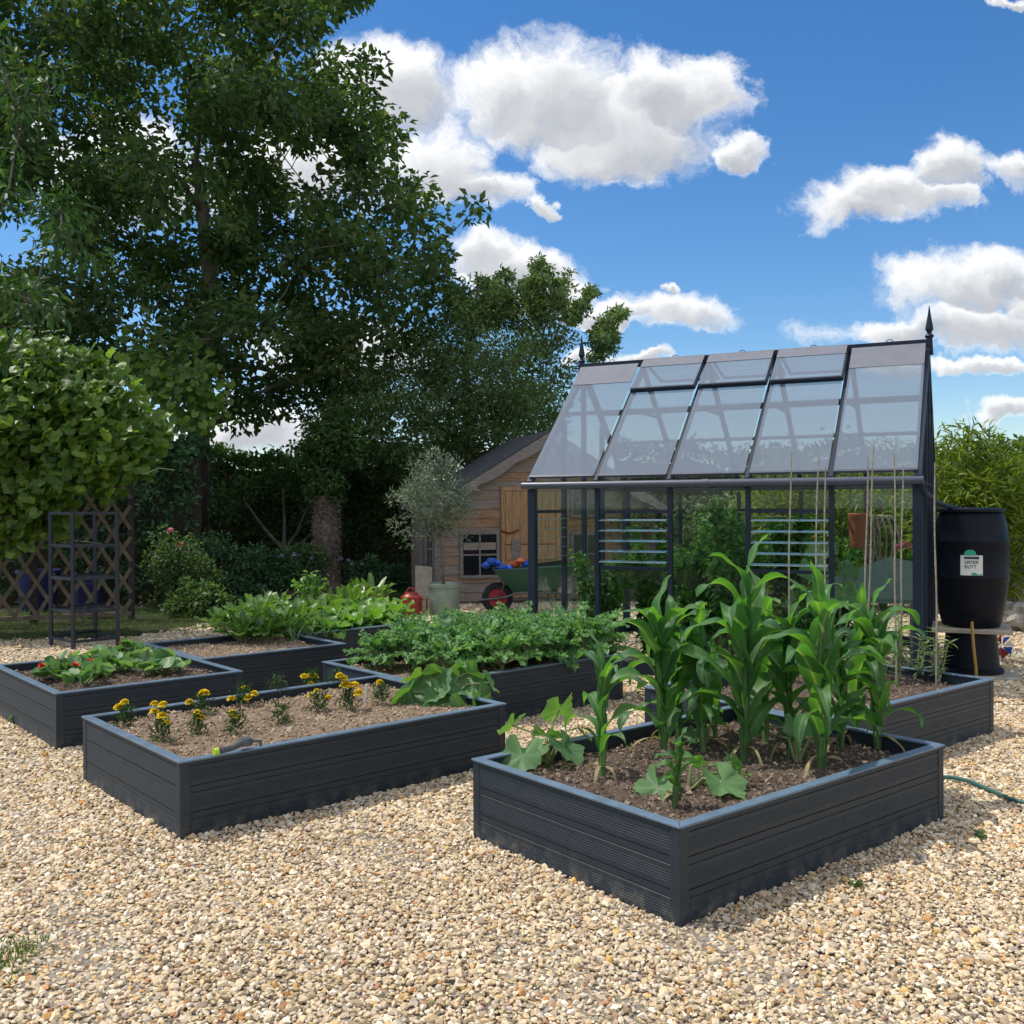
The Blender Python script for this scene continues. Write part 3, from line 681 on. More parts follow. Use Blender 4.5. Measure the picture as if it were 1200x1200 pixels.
def stones(P, rad, bv, bf, flat=0.6, jit=0.22):
    n = len(P); k = len(bv)
    v = bv[None] * (1 + rng.uniform(-jit, jit, (n, k, 1)))
    sc = np.stack([np.ones(n), rng.uniform(.62, .95, n), rng.uniform(flat - .2, flat + .15, n)], -1)
    v = v * sc[:, None] * np.asarray(rad)[:, None, None]
    # random tilt about x, y then spin about z
    for ax, amp in ((0, .55), (1, .55), (2, PI)):
        a = rng.uniform(-amp, amp, n); c = np.cos(a)[:, None]; s_ = np.sin(a)[:, None]
        i, j = [(1, 2), (2, 0), (0, 1)][ax]
        vi, vj = v[..., i].copy(), v[..., j].copy()
        v[..., i] = c * vi - s_ * vj; v[..., j] = s_ * vi + c * vj
    v += P[:, None]
    F = bf[None] + (np.arange(n) * k)[:, None, None]
    return v.reshape(-1, 3), F.reshape(-1, 3)
for k in BEDS: make_bed(k)
def bed_pt(key, px, py, extra=0.0):
    """soil point of bed under a photo position -> (world point)"""
    return gp(px, py, HB - BEDS[key][7] + extra)

# ------------------------------------------------------------------ ground
def sheet(name, pts, z, mat):
    m = MB(); m.add([(p[0], p[1], z) for p in pts], [tuple(range(len(pts)))])
    o = m.build(name, mat); tag(o, kind='structure'); return o
sheet('meadow', [(-400, -400), (400, -400), (400, 700), (-400, 700)], -0.02, M['meadow'])
sheet('gravel_ground', [(-9, -1.5), (11, -1.5), (11, 17.5), (-9, 17.5)], 0.0, M['ground'])

def in_bed(x, y, pad=0.0):
    res = np.zeros(len(x), bool)
    for k, b in BEDS.items():
        a_, b_ = vec2(b[4]); dx, dy = x - b[0], y - b[1]
        u_ = dx * a_[0] + dy * a_[1]; v_ = dx * b_[0] + dy * b_[1]
        res |= (u_ > pad) & (u_ < b[2] - pad) & (v_ > pad) & (v_ < b[3] - pad)
    return res
def scatter(y0, y1, pitch, wid=0.66):
    xm = wid * y1 + 1.1
    gx, gy = np.meshgrid(np.arange(-xm, xm, pitch), np.arange(y0, y1, pitch), indexing='ij')
    gx = gx.ravel() + rng.uniform(-.5, .5, gx.size) * pitch * 1.2; gy = gy.ravel() + rng.uniform(-.5, .5, gy.size) * pitch * 1.2
    k = (np.abs(gx) < wid * gy + 1.0) & ~in_bed(gx, gy, 0.01)
    return gx[k], gy[k]
GHT = R(-25.56)
FR_ = [gp(-260, 757), gp(150, 748), gp(300, 722), gp(490, 714)]
FRX = [q[0] for q in FR_]; FRY = [q[1] for q in FR_]
a_g, b_g = vec2(GHT)
parts = []
for (y0, y1, pitch, bv, bf) in ((2.3, 4.6, 0.0145, ICO_V, ICO_F), (4.6, 7.5, 0.0172, ICO_V, ICO_F), (7.5, 11.5, 0.029, OCT_V, OCT_F), (11.5, 15.6, 0.042, OCT_V, OCT_F)):
    gx, gy = scatter(y0, y1, pitch)
    # keep off the grass strip at the left and the border at the back
    k = ~((gx < FRX[-1]) & (gy > np.interp(gx, FRX, FRY)))
    gx, gy = gx[k], gy[k]
    n = len(gx)
    rad = pitch * (0.40 + rng.gamma(2.2, 0.15, n)); rad = np.minimum(rad, pitch * 1.45)
    z = rng.uniform(-0.002, 0.012, n) + 0.005 * np.sin(gx * 3.1) * np.cos(gy * 2.7) + 0.004 * np.sin(gx * 8.3 + gy * 5.1)
    parts.append(tuple([stones(np.stack([gx, gy, z], -1), rad, bv, bf, 0.55, 0.42)[0], None]))
    Vn = parts.pop()[0]
    F = (bf[None] + (np.arange(n) * len(bv))[:, None, None]).reshape(-1, 3)
    parts.append((Vn, [F]))
tag(leaves('gravel_stones', parts, M['stones'], None, smooth=False), 'loose cream and tan gravel stones covering the yard', 'gravel', kind='stuff')

# grass strip under the trellis, and shaded border earth with lawn beyond
def blades(pts2, h, name, label, mat, z=0.0):
    n = len(pts2); P = np.concatenate([pts2, np.full((n, 1), z)], 1)
    D = np.stack([rng.normal(0, .35, n), rng.normal(0, .35, n), np.ones(n)], -1); N = rdir(n)
    o = leaves(name, ribbons(P, D, N, rng.uniform(.5, 1.2, n) * h, .007, lambda t: 1 - t * .9, 2, rng.uniform(.2, 1.2, n), 0.2), mat)
    return tag(o, label, 'grass', kind='stuff')
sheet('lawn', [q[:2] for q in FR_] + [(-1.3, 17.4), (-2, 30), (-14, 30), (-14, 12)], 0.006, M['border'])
p = np.stack([rng.uniform(-7.6, -3.9, 9000), rng.uniform(11.0, 15.0, 9000)], -1)
p2 = np.stack([rng.uniform(-3.2, -1.3, 5000), rng.uniform(15.2, 18.5, 5000)], -1)
lo = gp(0, 756)[:2]; hi = gp(160, 746)[:2]
keep = p[:, 1] > lo[1] + (p[:, 0] - lo[0]) * (hi[1] - lo[1]) / (hi[0] - lo[0]) + .05
blades(np.concatenate([p[keep], p2]), .09, 'lawn_grass', 'short dark shaded grass under the trellis and behind the beds', M['grass'])
c = gp(8, 1124)
p = np.stack([rng.normal(c[0], .055, 260), rng.normal(c[1], .075, 260)], -1)
o = blades(p, .032, 'grass_tuft', 'small grass tuft growing in the gravel, bottom left', M['grass'], 0.006)

# ------------------------------------------------------------------ greenhouse
GL, GW, GE, GR = 3.5, 2.83, 1.745, 3.02
gh = empty('greenhouse', (0.16, 9.457, 0), GHT, 'dark framed glass greenhouse with grey roof blinds and finials', 'greenhouse')
fm = M['gh_frame']; bay = GL / 5
def ghbar(name, p, q, w, h, up=(0, 0, 1), mat=None, bevel=0.004):
    m = MB(); m.bar(p, q, w, h, up); return m.build(name, mat or fm, gh, bevel=bevel)
for x in (0.03, GL - 0.03):
    for y in (0.03, GW - 0.03): ghbar('corner_post', (x, y, 0.02), (x, y, GE), 0.075, 0.075, (1, 0, 0))
for k in range(1, 5):
    ghbar('mullion', (k * bay, 0.02, 0.13), (k * bay, 0.02, GE - .03), 0.042, 0.05, (0, 1, 0))
    ghbar('mullion', (k * bay, GW - 0.02, 0.13), (k * bay, GW - 0.02, GE - .03), 0.042, 0.05, (0, 1, 0))
def zroof(y): return GE + (GR - GE) * (1 - abs(y - GW / 2) / (GW / 2))
for x, nn in ((0.02, 4), (GL - 0.02, 4)):
    for y in (GW * .30, GW * .5, GW * .70): ghbar('mullion', (x, y, 0.13), (x, y, zroof(y) - .06), 0.05, 0.045, (0, 1, 0))
ghbar('base_rail', (0.07, 0.02, 0.07), (GL - .07, 0.02, 0.07), 0.05, 0.12)
ghbar('base_rail', (0.07, GW - 0.02, 0.07), (GL - .07, GW - 0.02, 0.07), 0.05, 0.12)
ghbar('base_rail', (0.02, 0.07, 0.07), (0.02, GW - .07, 0.07), 0.05, 0.12)
ghbar('base_rail', (GL - 0.02, 0.07, 0.07), (GL - 0.02, GW - .07, 0.07), 0.05, 0.12)
ghbar('eave_rail', (0.0, 0.01, GE + .01), (GL, 0.01, GE + .01), 0.05, 0.06)
ghbar('eave_rail', (0.0, GW - 0.01, GE + .01), (GL, GW - 0.01, GE + .01), 0.05, 0.06)
for x in (0.02, GL - .02): ghbar('gable_rail', (x, .06, GE), (x, GW - .06, GE), .03, .03)
# gutter along the front eave
m = MB(); m.tube([(-.03, -.075, GE + .005), (GL + .02, -.075, GE + .005)], .035, 12); m.build('gutter', M['gutter'], gh, True)
m = MB(); m.tube([(1.75 - .03, -.075, GE + .005), (1.75 + .03, -.075, GE + .005)], .040, 12); m.build('gutter_joint', M['gutter'], gh, True)
# roof: rafters, ridge, purlins
yr = GW / 2
sl_ = Vector((0, yr + .05, GR - GE + .05 * (GR - GE) / yr)); 
nF_ = Vector((0, -(GR - GE), yr)).normalized(); nB_ = Vector((0, (GR - GE), yr)).normalized()
for k in range(6):
    x = min(max(k * bay, .025), GL - .025)
    ghbar('rafter', (x, -.03, GE + .03), (x, yr, GR + .0), 0.045 if 0 < k < 5 else 0.06, 0.05, nF_)
    ghbar('rafter', (x, GW + .03, GE + .03), (x, yr + .004, GR - .002), 0.045 if 0 < k < 5 else 0.06, 0.05, nB_)
ghbar('ridge_beam', (-.02, yr, GR + .05), (GL + .02, yr, GR + .05), .07, .07)
def onF(x, t, lift): p = Vector((x, t * yr, GE + .03 + t * (GR - GE))); return p + nF_ * lift
def onB(x, t, lift): p = Vector((x, GW - t * yr, GE + .03 + t * (GR - GE))); return p + nB_ * lift
for t in (0.60,):
    ghbar('purlin', onF(.05, t, -.035), onF(GL - .05, t, -.035), .03, .03, nF_)
for t in (0.42, 0.66):
    ghbar('purlin', onB(.05, t, -.035), onB(GL - .05, t, -.035), .03, .03, nB_)
for x in (bay, 2 * bay, 3 * bay, 4 * bay):
    ghbar('roof_tie', (x, yr * .62, GE + (GR - GE) * .62), (x, GW - yr * .62, GE + (GR - GE) * .62), .03, .03)
# glass
def pane(name, pts, off, mat=None):
    m = MB(); m.prism(pts, off); return m.build(name, mat or M['glass'], gh)
def pane_wall(x0, x1, y, z0, z1): return pane('pane', [(x0, y, z0), (x1, y, z0), (x1, y, z1), (x0, y, z1)], (0, .004, 0))
LZ0, LZ1 = 0.98, 1.50
def louvre(p0, p1, nrm):
    """five tilted blades between two posts; p0,p1 base ends, nrm outward"""
    p0 = Vector(p0); p1 = Vector(p1); nrm = Vector(nrm)
    lv = MB(); lv.bar(p0 + Vector((0, 0, LZ0)), p1 + Vector((0, 0, LZ0)), .03, .03); lv.bar(p0 + Vector((0, 0, LZ1)), p1 + Vector((0, 0, LZ1)), .03, .03)
    fr_ = lv.build('louvre_frame', fm, gh)
    for i in range(5):
        z = LZ0 + .055 + i * .096
        a = p0 + Vector((0, 0, z)); b = p1 + Vector((0, 0, z))
        m = MB()
        q = [a + nrm * .05 - Vector((0, 0, .004)), b + nrm * .05 - Vector((0, 0, .004)), b - nrm * .045 + Vector((0, 0, .006)), a - nrm * .045 + Vector((0, 0, .006))]
        m.prism(q, (0, 0, .006)); m.build('louvre_blade', M['blade'], fr_)
for k in range(5):
    xa, xb = k * bay + .03, (k + 1) * bay - .03
    if k in (1, 3):
        pane_wall(xa, xb, .018, .14, LZ0 - .016); pane_wall(xa, xb, .018, LZ1 + .016, GE - .03); louvre((xa, .02, 0), (xb, .02, 0), (0, -1, 0))
    else: pane_wall(xa, xb, .018, .14, GE - .03)
    if k == 2:
        pane_wall(xa, xb, GW - .022, .14, LZ0 - .016); pane_wall(xa, xb, GW - .022, LZ1 + .016, GE - .03); louvre((xa, GW - .02, 0), (xb, GW - .02, 0), (0, 1, 0))
    else: pane_wall(xa, xb, GW - .022, .14, GE - .03)
ys = [0.06, GW * .30, GW * .5, GW * .70, GW - .06]
for x in (.018, GL - .022):
    for i in range(4):
        ya, yb = ys[i] + .03, ys[i + 1] - .03
        if x < 1 and i == 0:
            pane('pane', [(x, ya, .14), (x, yb, .14), (x, yb, LZ0 - .016), (x, ya, LZ0 - .016)], (.004, 0, 0))
            pane('pane', [(x, ya, LZ1 + .016), (x, yb, LZ1 + .016), (x, yb, zroof(yb) - .05), (x, ya, zroof(ya) - .05)], (.004, 0, 0))
            louvre((x, ya, 0), (x, yb, 0), (-1, 0, 0))
        else: pane('pane', [(x, ya, .14), (x, yb, .14), (x, yb, zroof(yb) - .05), (x, ya, zroof(ya) - .05)], (.004, 0, 0))
VENT = (1, 2, 3)
for k in range(5):
    xa, xb = k * bay + .03, (k + 1) * bay - .03
    tF = .70 if k in VENT else .97
    pane('roof_pane', [onF(xa, .02, 0), onF(xb, .02, 0), onF(xb, tF, 0), onF(xa, tF, 0)], nF_ * .004)
    tB = .70 if k in VENT else .97
    pane('roof_pane', [onB(xa, .02, 0), onB(xb, .02, 0), onB(xb, tB, 0), onB(xa, tB, 0)], nB_ * .004)
    # blinds over each bay
    xs, xe = xa - .012, xb + .002
    b_ = MB()
    q = [onF(xs, .015, .05), onF(xe, .015, .05), onF(xe, tF - .0, .05), onF(xs, tF - .0, .05)]
    b_.prism(q, nF_ * .003); sh = b_.build('roof_blind', M['shade'], gh)
    m = MB(); m.bar(onF(xs, .015, .055), onF(xe, .015, .055), .022, .022, nF_); m.build('blind_bar', M['gutter'], sh)
    if k in VENT:
        # raised roof vent, hinged on the ridge, its own piece of blind on top
        def onV(x, t, lift):
            h_ = Vector((x, yr, GR + .06)); d_ = (onF(x, 0.0, 0) - Vector((x, yr, GR + .03))).normalized()
            dd = (d_ * math.cos(.085) + nF_ * math.sin(.085)).normalized(); n_ = Vector((1, 0, 0)).cross(dd); n_ = n_ if n_.z > 0 else -n_
            return h_ + dd * t + n_ * lift
        vl = 0.60
        m = MB()
        m.bar(onV(xa, 0, 0), onV(xa, vl, 0), .03, .03, nF_); m.bar(onV(xb, 0, 0), onV(xb, vl, 0), .03, .03, nF_)
        m.bar(onV(xa + .016, vl - .016, 0), onV(xb - .016, vl - .016, 0), .03, .03, nF_)
        vf = m.build('roof_vent', fm, gh)
        m = MB(); m.prism([onV(xa + .016, .01, 0), onV(xb - .016, .01, 0), onV(xb - .016, vl - .032, 0), onV(xa + .016, vl - .032, 0)], nF_ * .004); m.build('vent_pane', M['glass'], vf)
        m = MB(); m.prism([onV(xs, .0, .03), onV(xe, .0, .03), onV(xe, vl, .03), onV(xs, vl, .03)], nF_ * .003); m.build('vent_blind', M['shade'], vf)
        m = MB(); m.prism([onV(xs, .0, .036), onV(xe, .0, .036), onV(xe, .17, .036), onV(xs, .17, .036)], nF_ * .003); m.build('blind_headband', M['shade_solid'], vf)
        m = MB(); m.bar(onV(xs, vl - .01, .03), onV(xe, vl - .01, .03), .016, .016, nF_); m.build('blind_bar', M['gutter'], vf)
        # back vent, open too
        m = MB(); h0 = Vector((0, yr + .03, GR + .04))
        dB = (onB(0, 0, 0) - Vector((0, yr, GR + .03))).normalized(); dB = (dB * math.cos(.5) + nB_ * math.sin(.5)).normalized()
        p00 = Vector((xa, 0, 0)) + h0; p10 = Vector((xb, 0, 0)) + h0
        m.bar(p00, p00 + dB * .55, .025, .025); m.bar(p10, p10 + dB * .55, .025, .025); m.bar(p00 + dB * .55, p10 + dB * .55, .025, .025)
        bv_ = m.build('roof_vent', fm, gh)
        m = MB(); m.prism([p00 + dB * .03, p10 + dB * .03, p10 + dB * .53, p00 + dB * .53], (0, 0, .004)); m.build('vent_pane', M['glass'], bv_)
    else:
        m = MB(); m.prism([onF(xs, .80, .056), onF(xe, .80, .056), onF(xe, .975, .056), onF(xs, .975, .056)], nF_ * .003); m.build('blind_headband', M['shade_solid'], sh)
    m = MB(); m.tube([Vector(((xa + xb) / 2 + .03 * math.cos(t), yr, GR + .088 + .022 * math.sin(t))) for t in np.linspace(0, PI, 8)], .004, 6); m.build('blind_hook', M['gutter'], sh)
# finials
for x in (-.0, GL + .0):
    m = MB()
    m.box((x - .035, yr - .035, GR - .06), (x + .035, yr + .035, GR + .10))
    m.lathe([(.045, GR + .10), (.055, GR + .115), (.045, GR + .13), (.025, GR + .14), (.03, GR + .155), (.048, GR + .18), (.045, GR + .20), (.022, GR + .30), (.004, GR + .40)], (x, yr, 0), 10)
    fo = m.build('finial', fm, gh, True)
    for v_ in fo.data.vertices:
        if v_.co.z > GR + .08: v_.co = Vector((x + (v_.co.x - x) * .75, yr + (v_.co.y - yr) * .75, v_.co.z))
m = MB(); m.tube([(GL, -.06, GE - .02), (GL + .03, -.02, GE - .10), (GL + .1, .25, GE - .17), (GL + .14, .9, GE - .20), (GL + .2, 1.25, GE - .22), (GL + .42, 1.5, GE - .27)], .022, 8)
m.build('rainwater_pipe', M['gh_frame'], gh, True)
def gh_w(x, y, z=0.0): p = a_g * x + b_g * y; return np.array([0.16 + p[0], 9.457 + p[1], z])

# potting bench panel, hose coil and planter inside the greenhouse
bp_ = empty('potting_bench', gh_w(2.95, 1.25), GHT, 'grey green sloping sided potting bench inside the greenhouse', 'bench')
m = MB(); m.prism([(-.45, 0, .66), (.42, 0, .66), (.42, 0, 1.02), (.2, 0, 1.06), (-.45, 0, .80)], (0, .02, 0)); m.build('side_panel', M['bench'], bp_)
m = MB(); m.box((-.46, .021, .62), (.43, .6, .66)); m.build('bench_top', M['bench'], bp_)
for x in (-.42, .38):
    for y in (.05, .55):
        m = MB(); m.box((x, y, 0), (x + .04, y + .04, .62)); m.build('leg', M['greywood'], bp_)
hc = empty('hose_coil', gh_w(3.0, 1.9, 1.2), GHT, 'pale garden hose hanging in loops inside the greenhouse', 'hose')
for k in range(5):
    m = MB(); w_ = .05 + .012 * k; x0 = -.09 + k * .045
    m.tube([(x0 + w_ * math.sin(t), .02 * k, -.02 + .26 * math.cos(t)) for t in np.linspace(0, 2 * PI, 28)], .011, 6); m.build('hose_loop', M['cane'], hc, True)
tp = empty('terracotta_planter', gh_w(2.82, 1.8, 1.12), GHT, 'narrow terracotta planter hung beside the hose loops', 'planter')
m = MB(); m.lathe([(.07, 0), (.078, .02), (.085, .16), (.095, .30), (.10, .31), (.10, .345), (.088, .35), (.08, .30)], n=20); m.build('pot', M['terracotta'], tp, True)

# ------------------------------------------------------------------ water butt
wb = gp(1138, 789)
st = empty('butt_stand', wb, R(-24), 'black slotted stand with pale board under the water butt', 'stand')
m = MB(); m.lathe([(.275, 0), (.275, .03), (.24, .05), (.215, .36), (.23, .375)], n=28); m.build('stand_body', M['butt'], st, True)
m = MB(); m.box((-.33, -.30, .376), (.33, .30, .415)); m.build('board', M['palewood'], st, bevel=.006)
m = MB(); m.box((-.40, -.34, -.0), (.40, .34, .022)); o = m.build('paving_slab', M['concrete'], None, bevel=.006); o.location = tuple(wb); o.rotation_euler = (0, 0, R(-24)); tag(o, 'pale concrete slab under the black butt stand', 'slab')
st.location = (wb[0], wb[1], .0225)
bt = empty('water_butt', (wb[0], wb[1], .439), R(-24), 'black plastic water butt on a stand beside the greenhouse', 'water butt')
m = MB(); m.lathe([(.235, 0), (.245, .015), (.276, .14), (.303, .30), (.317, .44), (.323, .452), (.323, .462), (.319, .474), (.3215, .62), (.319, .765), (.323, .775), (.323, .787), (.315, .797), (.303, .91), (.292, .97), (.272, 1.02), (.262, 1.04)], n=56); m.build('barrel', M['butt'], bt, True)
m = MB(); m.lathe([(.282, 1.041), (.29, 1.046), (.29, 1.068), (.27, 1.078), (.06, 1.084), (.03, 1.084)], n=56); m.build('lid', M['butt'], bt, True)
# label sheet wrapped on the barrel; the letters are cut as bars
def wrap(xx, zz, rr_): return (rr_ * math.sin(xx / .32), -rr_ * math.cos(xx / .32), zz)
def patch(poly_fn, nx, z0, z1, x0, x1, rr_):
    m = MB()
    for i in range(nx):
        xa = x0 + (x1 - x0) * i / nx; xb = x0 + (x1 - x0) * (i + 1) / nx
        m.add([wrap(xa, z0(xa), rr_), wrap(xb, z0(xb), rr_), wrap(xb, z1(xb), rr_), wrap(xa, z1(xa), rr_),
               wrap(xa, z0(xa), rr_ - .003), wrap(xb, z0(xb), rr_ - .003), wrap(xb, z1(xb), rr_ - .003), wrap(xa, z1(xa), rr_ - .003)],
              [(0, 1, 2, 3), (4, 7, 6, 5), (0, 4, 5, 1), (3, 2, 6, 7), (0, 3, 7, 4), (1, 5, 6, 2)])
    return m
lx = .0
lb = patch(None, 8, lambda x: .482, lambda x: .66, lx - .09, lx + .09, .3245).build('label', M['white'], bt)
patch(None, 8, lambda x: .664, lambda x: .666 + .045 * math.sqrt(max(0, 1 - ((x - lx + .012) / .052) ** 2)), lx - .064, lx + .04, .3245).build('logo', M['teal'], lb)
patch(None, 8, lambda x: .484, lambda x: .498 + .010 * math.sin((x - lx) * 80), lx + .0, lx + .085, .3275).build('leaf_print', M['teal'], lb)
GLY = {'W': ["10001", "10001", "10101", "11011", "10001"], 'A': ["01110", "10001", "11111", "10001", "10001"], 'T': ["11111", "00100", "00100", "00100", "00100"],
       'E': ["11111", "10000", "11110", "10000", "11111"], 'R': ["11110", "10001", "11110", "10010", "10001"], 'B': ["11110", "10001", "11110", "10001", "11110"], 'U': ["10001", "10001", "10001", "10001", "01110"]}
m = MB()
for word, zt, sc in (('WATER', .612, .0054), ('BUTT', .572, .0058)):
    for i, ch in enumerate(word):
        for rI, row in enumerate(GLY[ch]):
            for cI, bit in enumerate(row):
                if bit == '1':
                    xx = lx - .055 + (i * 6 + cI) * sc * .70; zz = zt - rI * sc
                    a = wrap(xx, zz, .3262); b = wrap(xx + sc * .74, zz, .3262); dz = -sc * 1.02
                    m.add([a, b, (b[0], b[1], b[2] + dz), (a[0], a[1], a[2] + dz)], [(0, 3, 2, 1)])
m.build('lettering', M['ink'], lb)
m = MB(); m.box((lx - .06, -.3272, .628), (lx + .06, -.3235, .648)); m.build('print_band', M['ink'], lb)
m = MB(); m.tube([(lx + .0, -.27, .075), (lx, -.32, .075), (lx, -.345, .065)], .014, 10); m.box((lx - .045, -.335, .085), (lx + .045, -.318, .10)); m.build('tap', M['butt'], bt, True)
cR, sR = math.cos(R(-24)), math.sin(R(-24))
hz = [(wb[0] + x * cR - y * sR, wb[1] + x * sR + y * cR, z) for x, y, z in ((.0, -.352, .51), (.002, -.375, .47), (.012, -.39, .30), (.03, -.39, .12), (.035, -.40, .035))]
m = MB(); m.tube(hz, .014, 8); o = m.build('drain_hose', M['tan_hose'], None, True); tag(o, 'short yellow brown hose hanging from the water butt tap', 'hose')

# pinwheel toy and rocks at the right edge
pw_ = gp(1173, 776); pn = empty('toy_pinwheel', pw_, 0, 'small red and blue pinwheel standing in the gravel by the butt', 'pinwheel')
m = MB(); m.tube([(0, 0, 0), (0, 0, .16)], .006, 6); m.build('stick', M['white'], pn)
for k in range(8):
    t = 2 * PI * k / 8; d_ = Vector((math.cos(t), 0, math.sin(t))); e_ = Vector((math.cos(t + .75), 0, math.sin(t + .75)))
    m = MB(); m.prism([Vector((0, -.012, .16)) + d_ * .012, Vector((0, -.012, .16)) + d_ * .13, Vector((0, -.045, .16)) + e_ * .09], (0, .003, 0)); m.build('vane', M[('red', 'blue')[k % 3 % 2] if k % 4 else 'white'], pn)
def rock(px, py, Y, rad, label, sc=(1, 1, .7)):
    p_ = at(px, py, Y)
    n_ = 260; th_ = np.arccos(1 - 2 * (np.arange(n_) + .5) / n_)
    bm_v = ICO_V
    v = [ICO_V]; F = ICO_F; V = ICO_V.copy()
    for _ in range(2):
        mid = {}; nf = []; VV = [tuple(x) for x in V]
        for a, b, c in F:
            ids = []
            for e_ in ((a, b), (b, c), (c, a)):
                kk = tuple(sorted(e_))
                if kk not in mid:
                    mm = (np.array(VV[kk[0]]) + np.array(VV[kk[1]])) / 2; mm /= np.linalg.norm(mm); mid[kk] = len(VV); VV.append(tuple(mm))
                ids.append(mid[kk])
            nf += [(a, ids[0], ids[2]), (b, ids[1], ids[0]), (c, ids[2], ids[1]), tuple(ids)]
        V = np.array(VV); F = nf
    s0 = rng.uniform(0, 9, 3)
    dsp = 1 + .16 * np.sin(V @ np.array([3.1, 1.7, 2.3]) * 1.6 + s0[0]) + .10 * np.sin(V @ np.array([-2.2, 4.1, 3.3]) * 2 + s0[1]) + rng.normal(0, .035, len(V))
    V = V * dsp[:, None] * rad * np.array(sc)
    o = link('rock', np_mesh('rock', V, [np.array(F)], False), M['rock']); o.location = tuple(p_); tag(o, label, 'rock'); return o
rock(1192, 722, 12.0, .26, 'large pale rock at the right edge, lowest of the rock pile')
rock(1205, 678, 12.6, .30, 'upright grey rock at the right edge, topmost of the rock pile', (.8, .8, 1.1))
rock(1187, 690, 13.2, .22, 'small pale rock behind the larger ones at the right edge')
hp = [gp(1090, 915), gp(1115, 916), gp(1135, 920), gp(1160, 931), gp(1185, 942), gp(1230, 955), gp(1300, 965)]
m = MB(); m.tube([(p[0], p[1], .024) for p in hp], .0115, 8); o = m.build('garden_hose', M['hose'], None, True); tag(o, 'green garden hose lying on the gravel by the maize bed', 'hose')

# ------------------------------------------------------------------ playhouse
PH = R(15.5); p0 = gp(512, 709)
ph = empty('playhouse', p0, PH, 'small wooden weatherboard playhouse with grey felt roof', 'playhouse')
PW, PD, PE, PR = 3.7, 2.3, 1.60, 2.72
def phz(x): return PE + (PR - PE) * (1 - abs(x - PW / 2) / (PW / 2))
m = MB(); z = 0.04; bh_ = .148
while z < PR - .02:
    zt = min(z + bh_ + .015, PR)
    def lim(zz): return 0 if zz <= PE else (zz - PE) / (PR - PE) * PW / 2
    xa, xb = lim(z), lim(zt)
    if PW - 2 * xb > .02:
        pts = [(xa, -.022, z), (PW - xa, -.022, z), (PW - xb, -.006, zt), (xb, -.006, zt)]
        m.prism(pts, (0, .02, 0))
    if z < PE:
        zt2 = min(zt, PE)
        m.add([(-.022, PD, z), (-.022, .0, z), (-.006, .0, zt2), (-.006, PD, zt2), (.014, PD, z), (.014, .0, z), (.014, .0, zt2), (.014, PD, zt2)], [(0, 1, 2, 3), (4, 7, 6, 5), (0, 4, 5, 1), (3, 2, 6, 7), (1, 5, 6, 2), (0, 3, 7, 4)])
    z += bh_
m.prism([(.02, .03, 0), (PW - .02, .03, 0), (PW - .02, .03, PE), (PW / 2, .03, PR - .03), (.02, .03, PE)], (0, PD - .06, 0))
m.build('wall', M['board'], ph)
for lo_, hi_ in (((-.035, -.035, 0), (.05, .0, PE + .02)), ((-.035, .0005, 0), (0.0, .05, PE + .02)), ((PW - .05, -.035, 0), (PW + .03, .0, PE))):
    m = MB(); m.box(lo_, hi_); m.build('corner_trim', M['greywood'], ph)
sl2 = Vector((PW / 2, 0, PR - PE)).normalized(); ov = .22
m = MB()
for sgn in (-1, 1):
    ap = Vector((PW / 2, -.2, PR + .03)); ee = Vector((PW / 2 + sgn * (PW / 2 + ov), -.2, PE - ov * (PR - PE) / (PW / 2) + .03))
    m.prism([ap, ee, ee + Vector((0, 0, .045)), ap + Vector((0, 0, .045))], (0, PD + .4, 0))
m.build('roof', M['felt'], ph)
def wavy(sgn):
    top = []; bot = []
    for i in range(41):
        t = i / 40; x = PW / 2 + sgn * t * (PW / 2 + ov); zz = PR + .045 - t * (PW / 2 + ov) * (PR - PE) / (PW / 2)
        top.append((x, -.225, zz)); bot.append((x, -.225, zz - .13 - .06 * abs(math.sin(t * PI * 3.5)) ** .7))
    mm = MB()
    for i in range(40):
        mm.prism([top[i], bot[i], bot[i + 1], top[i + 1]], (0, .022, 0))
    return mm
for sgn in (-1, 1): wavy(sgn).build('bargeboard', M['greywood'], ph)
def window(x0, x1, z0, z1, wall='front', rows=2, cols=2):
    fw = .05; m = MB()
    def bx(a, b, c, d, y0=-.05, y1=-.0225):
        if wall == 'front': m.box((a, y0, c), (b, y1, d))
        else: m.box((y0, a, c), (y1, b, d))
    bx(x0 - fw, x1 + fw, z1, z1 + fw); bx(x0 - fw, x1 + fw, z0 - fw, z0); bx(x0 - fw, x0, z0, z1); bx(x1, x1 + fw, z0, z1)
    for i in range(1, cols): xx = x0 + (x1 - x0) * i / cols; bx(xx - .013, xx + .013, z0, z1, -.042, -.026)
    for i in range(1, rows): zz = z0 + (z1 - z0) * i / rows; bx(x0, x0 + (x1 - x0) * .5 - .014, zz - .013, zz + .013, -.042, -.026); bx(x0 + (x1 - x0) * .5 + .014, x1, zz - .013, zz + .013, -.042, -.026)
    w_ = m.build('window', M['greywood'], ph)
    m = MB()
    if wall == 'front': m.box((x0, -.026, z0), (x1, -.0235, z1))
    else: m.box((-.026, x0, z0), (-.0235, x1, z1))
    m.build('pane', M['darkpane'], w_)
    if wall == 'front' and z0 < .8 and x0 < 1:
        # curtain strip seen behind the upper panes
        m = MB()
        for i in range(14): m.box((x0 + .01 + i * (x1 - x0 - .02) / 14, -.0285 - .002 * (i % 2), z0 + (z1 - z0) * .62), (x0 + .01 + (i + 1) * (x1 - x0 - .02) / 14, -.0275, z0 + (z1 - z0) * .80))
        m.build('curtain', M['cloth'], w_)
    return w_
window(.42, .97, .46, 1.11)
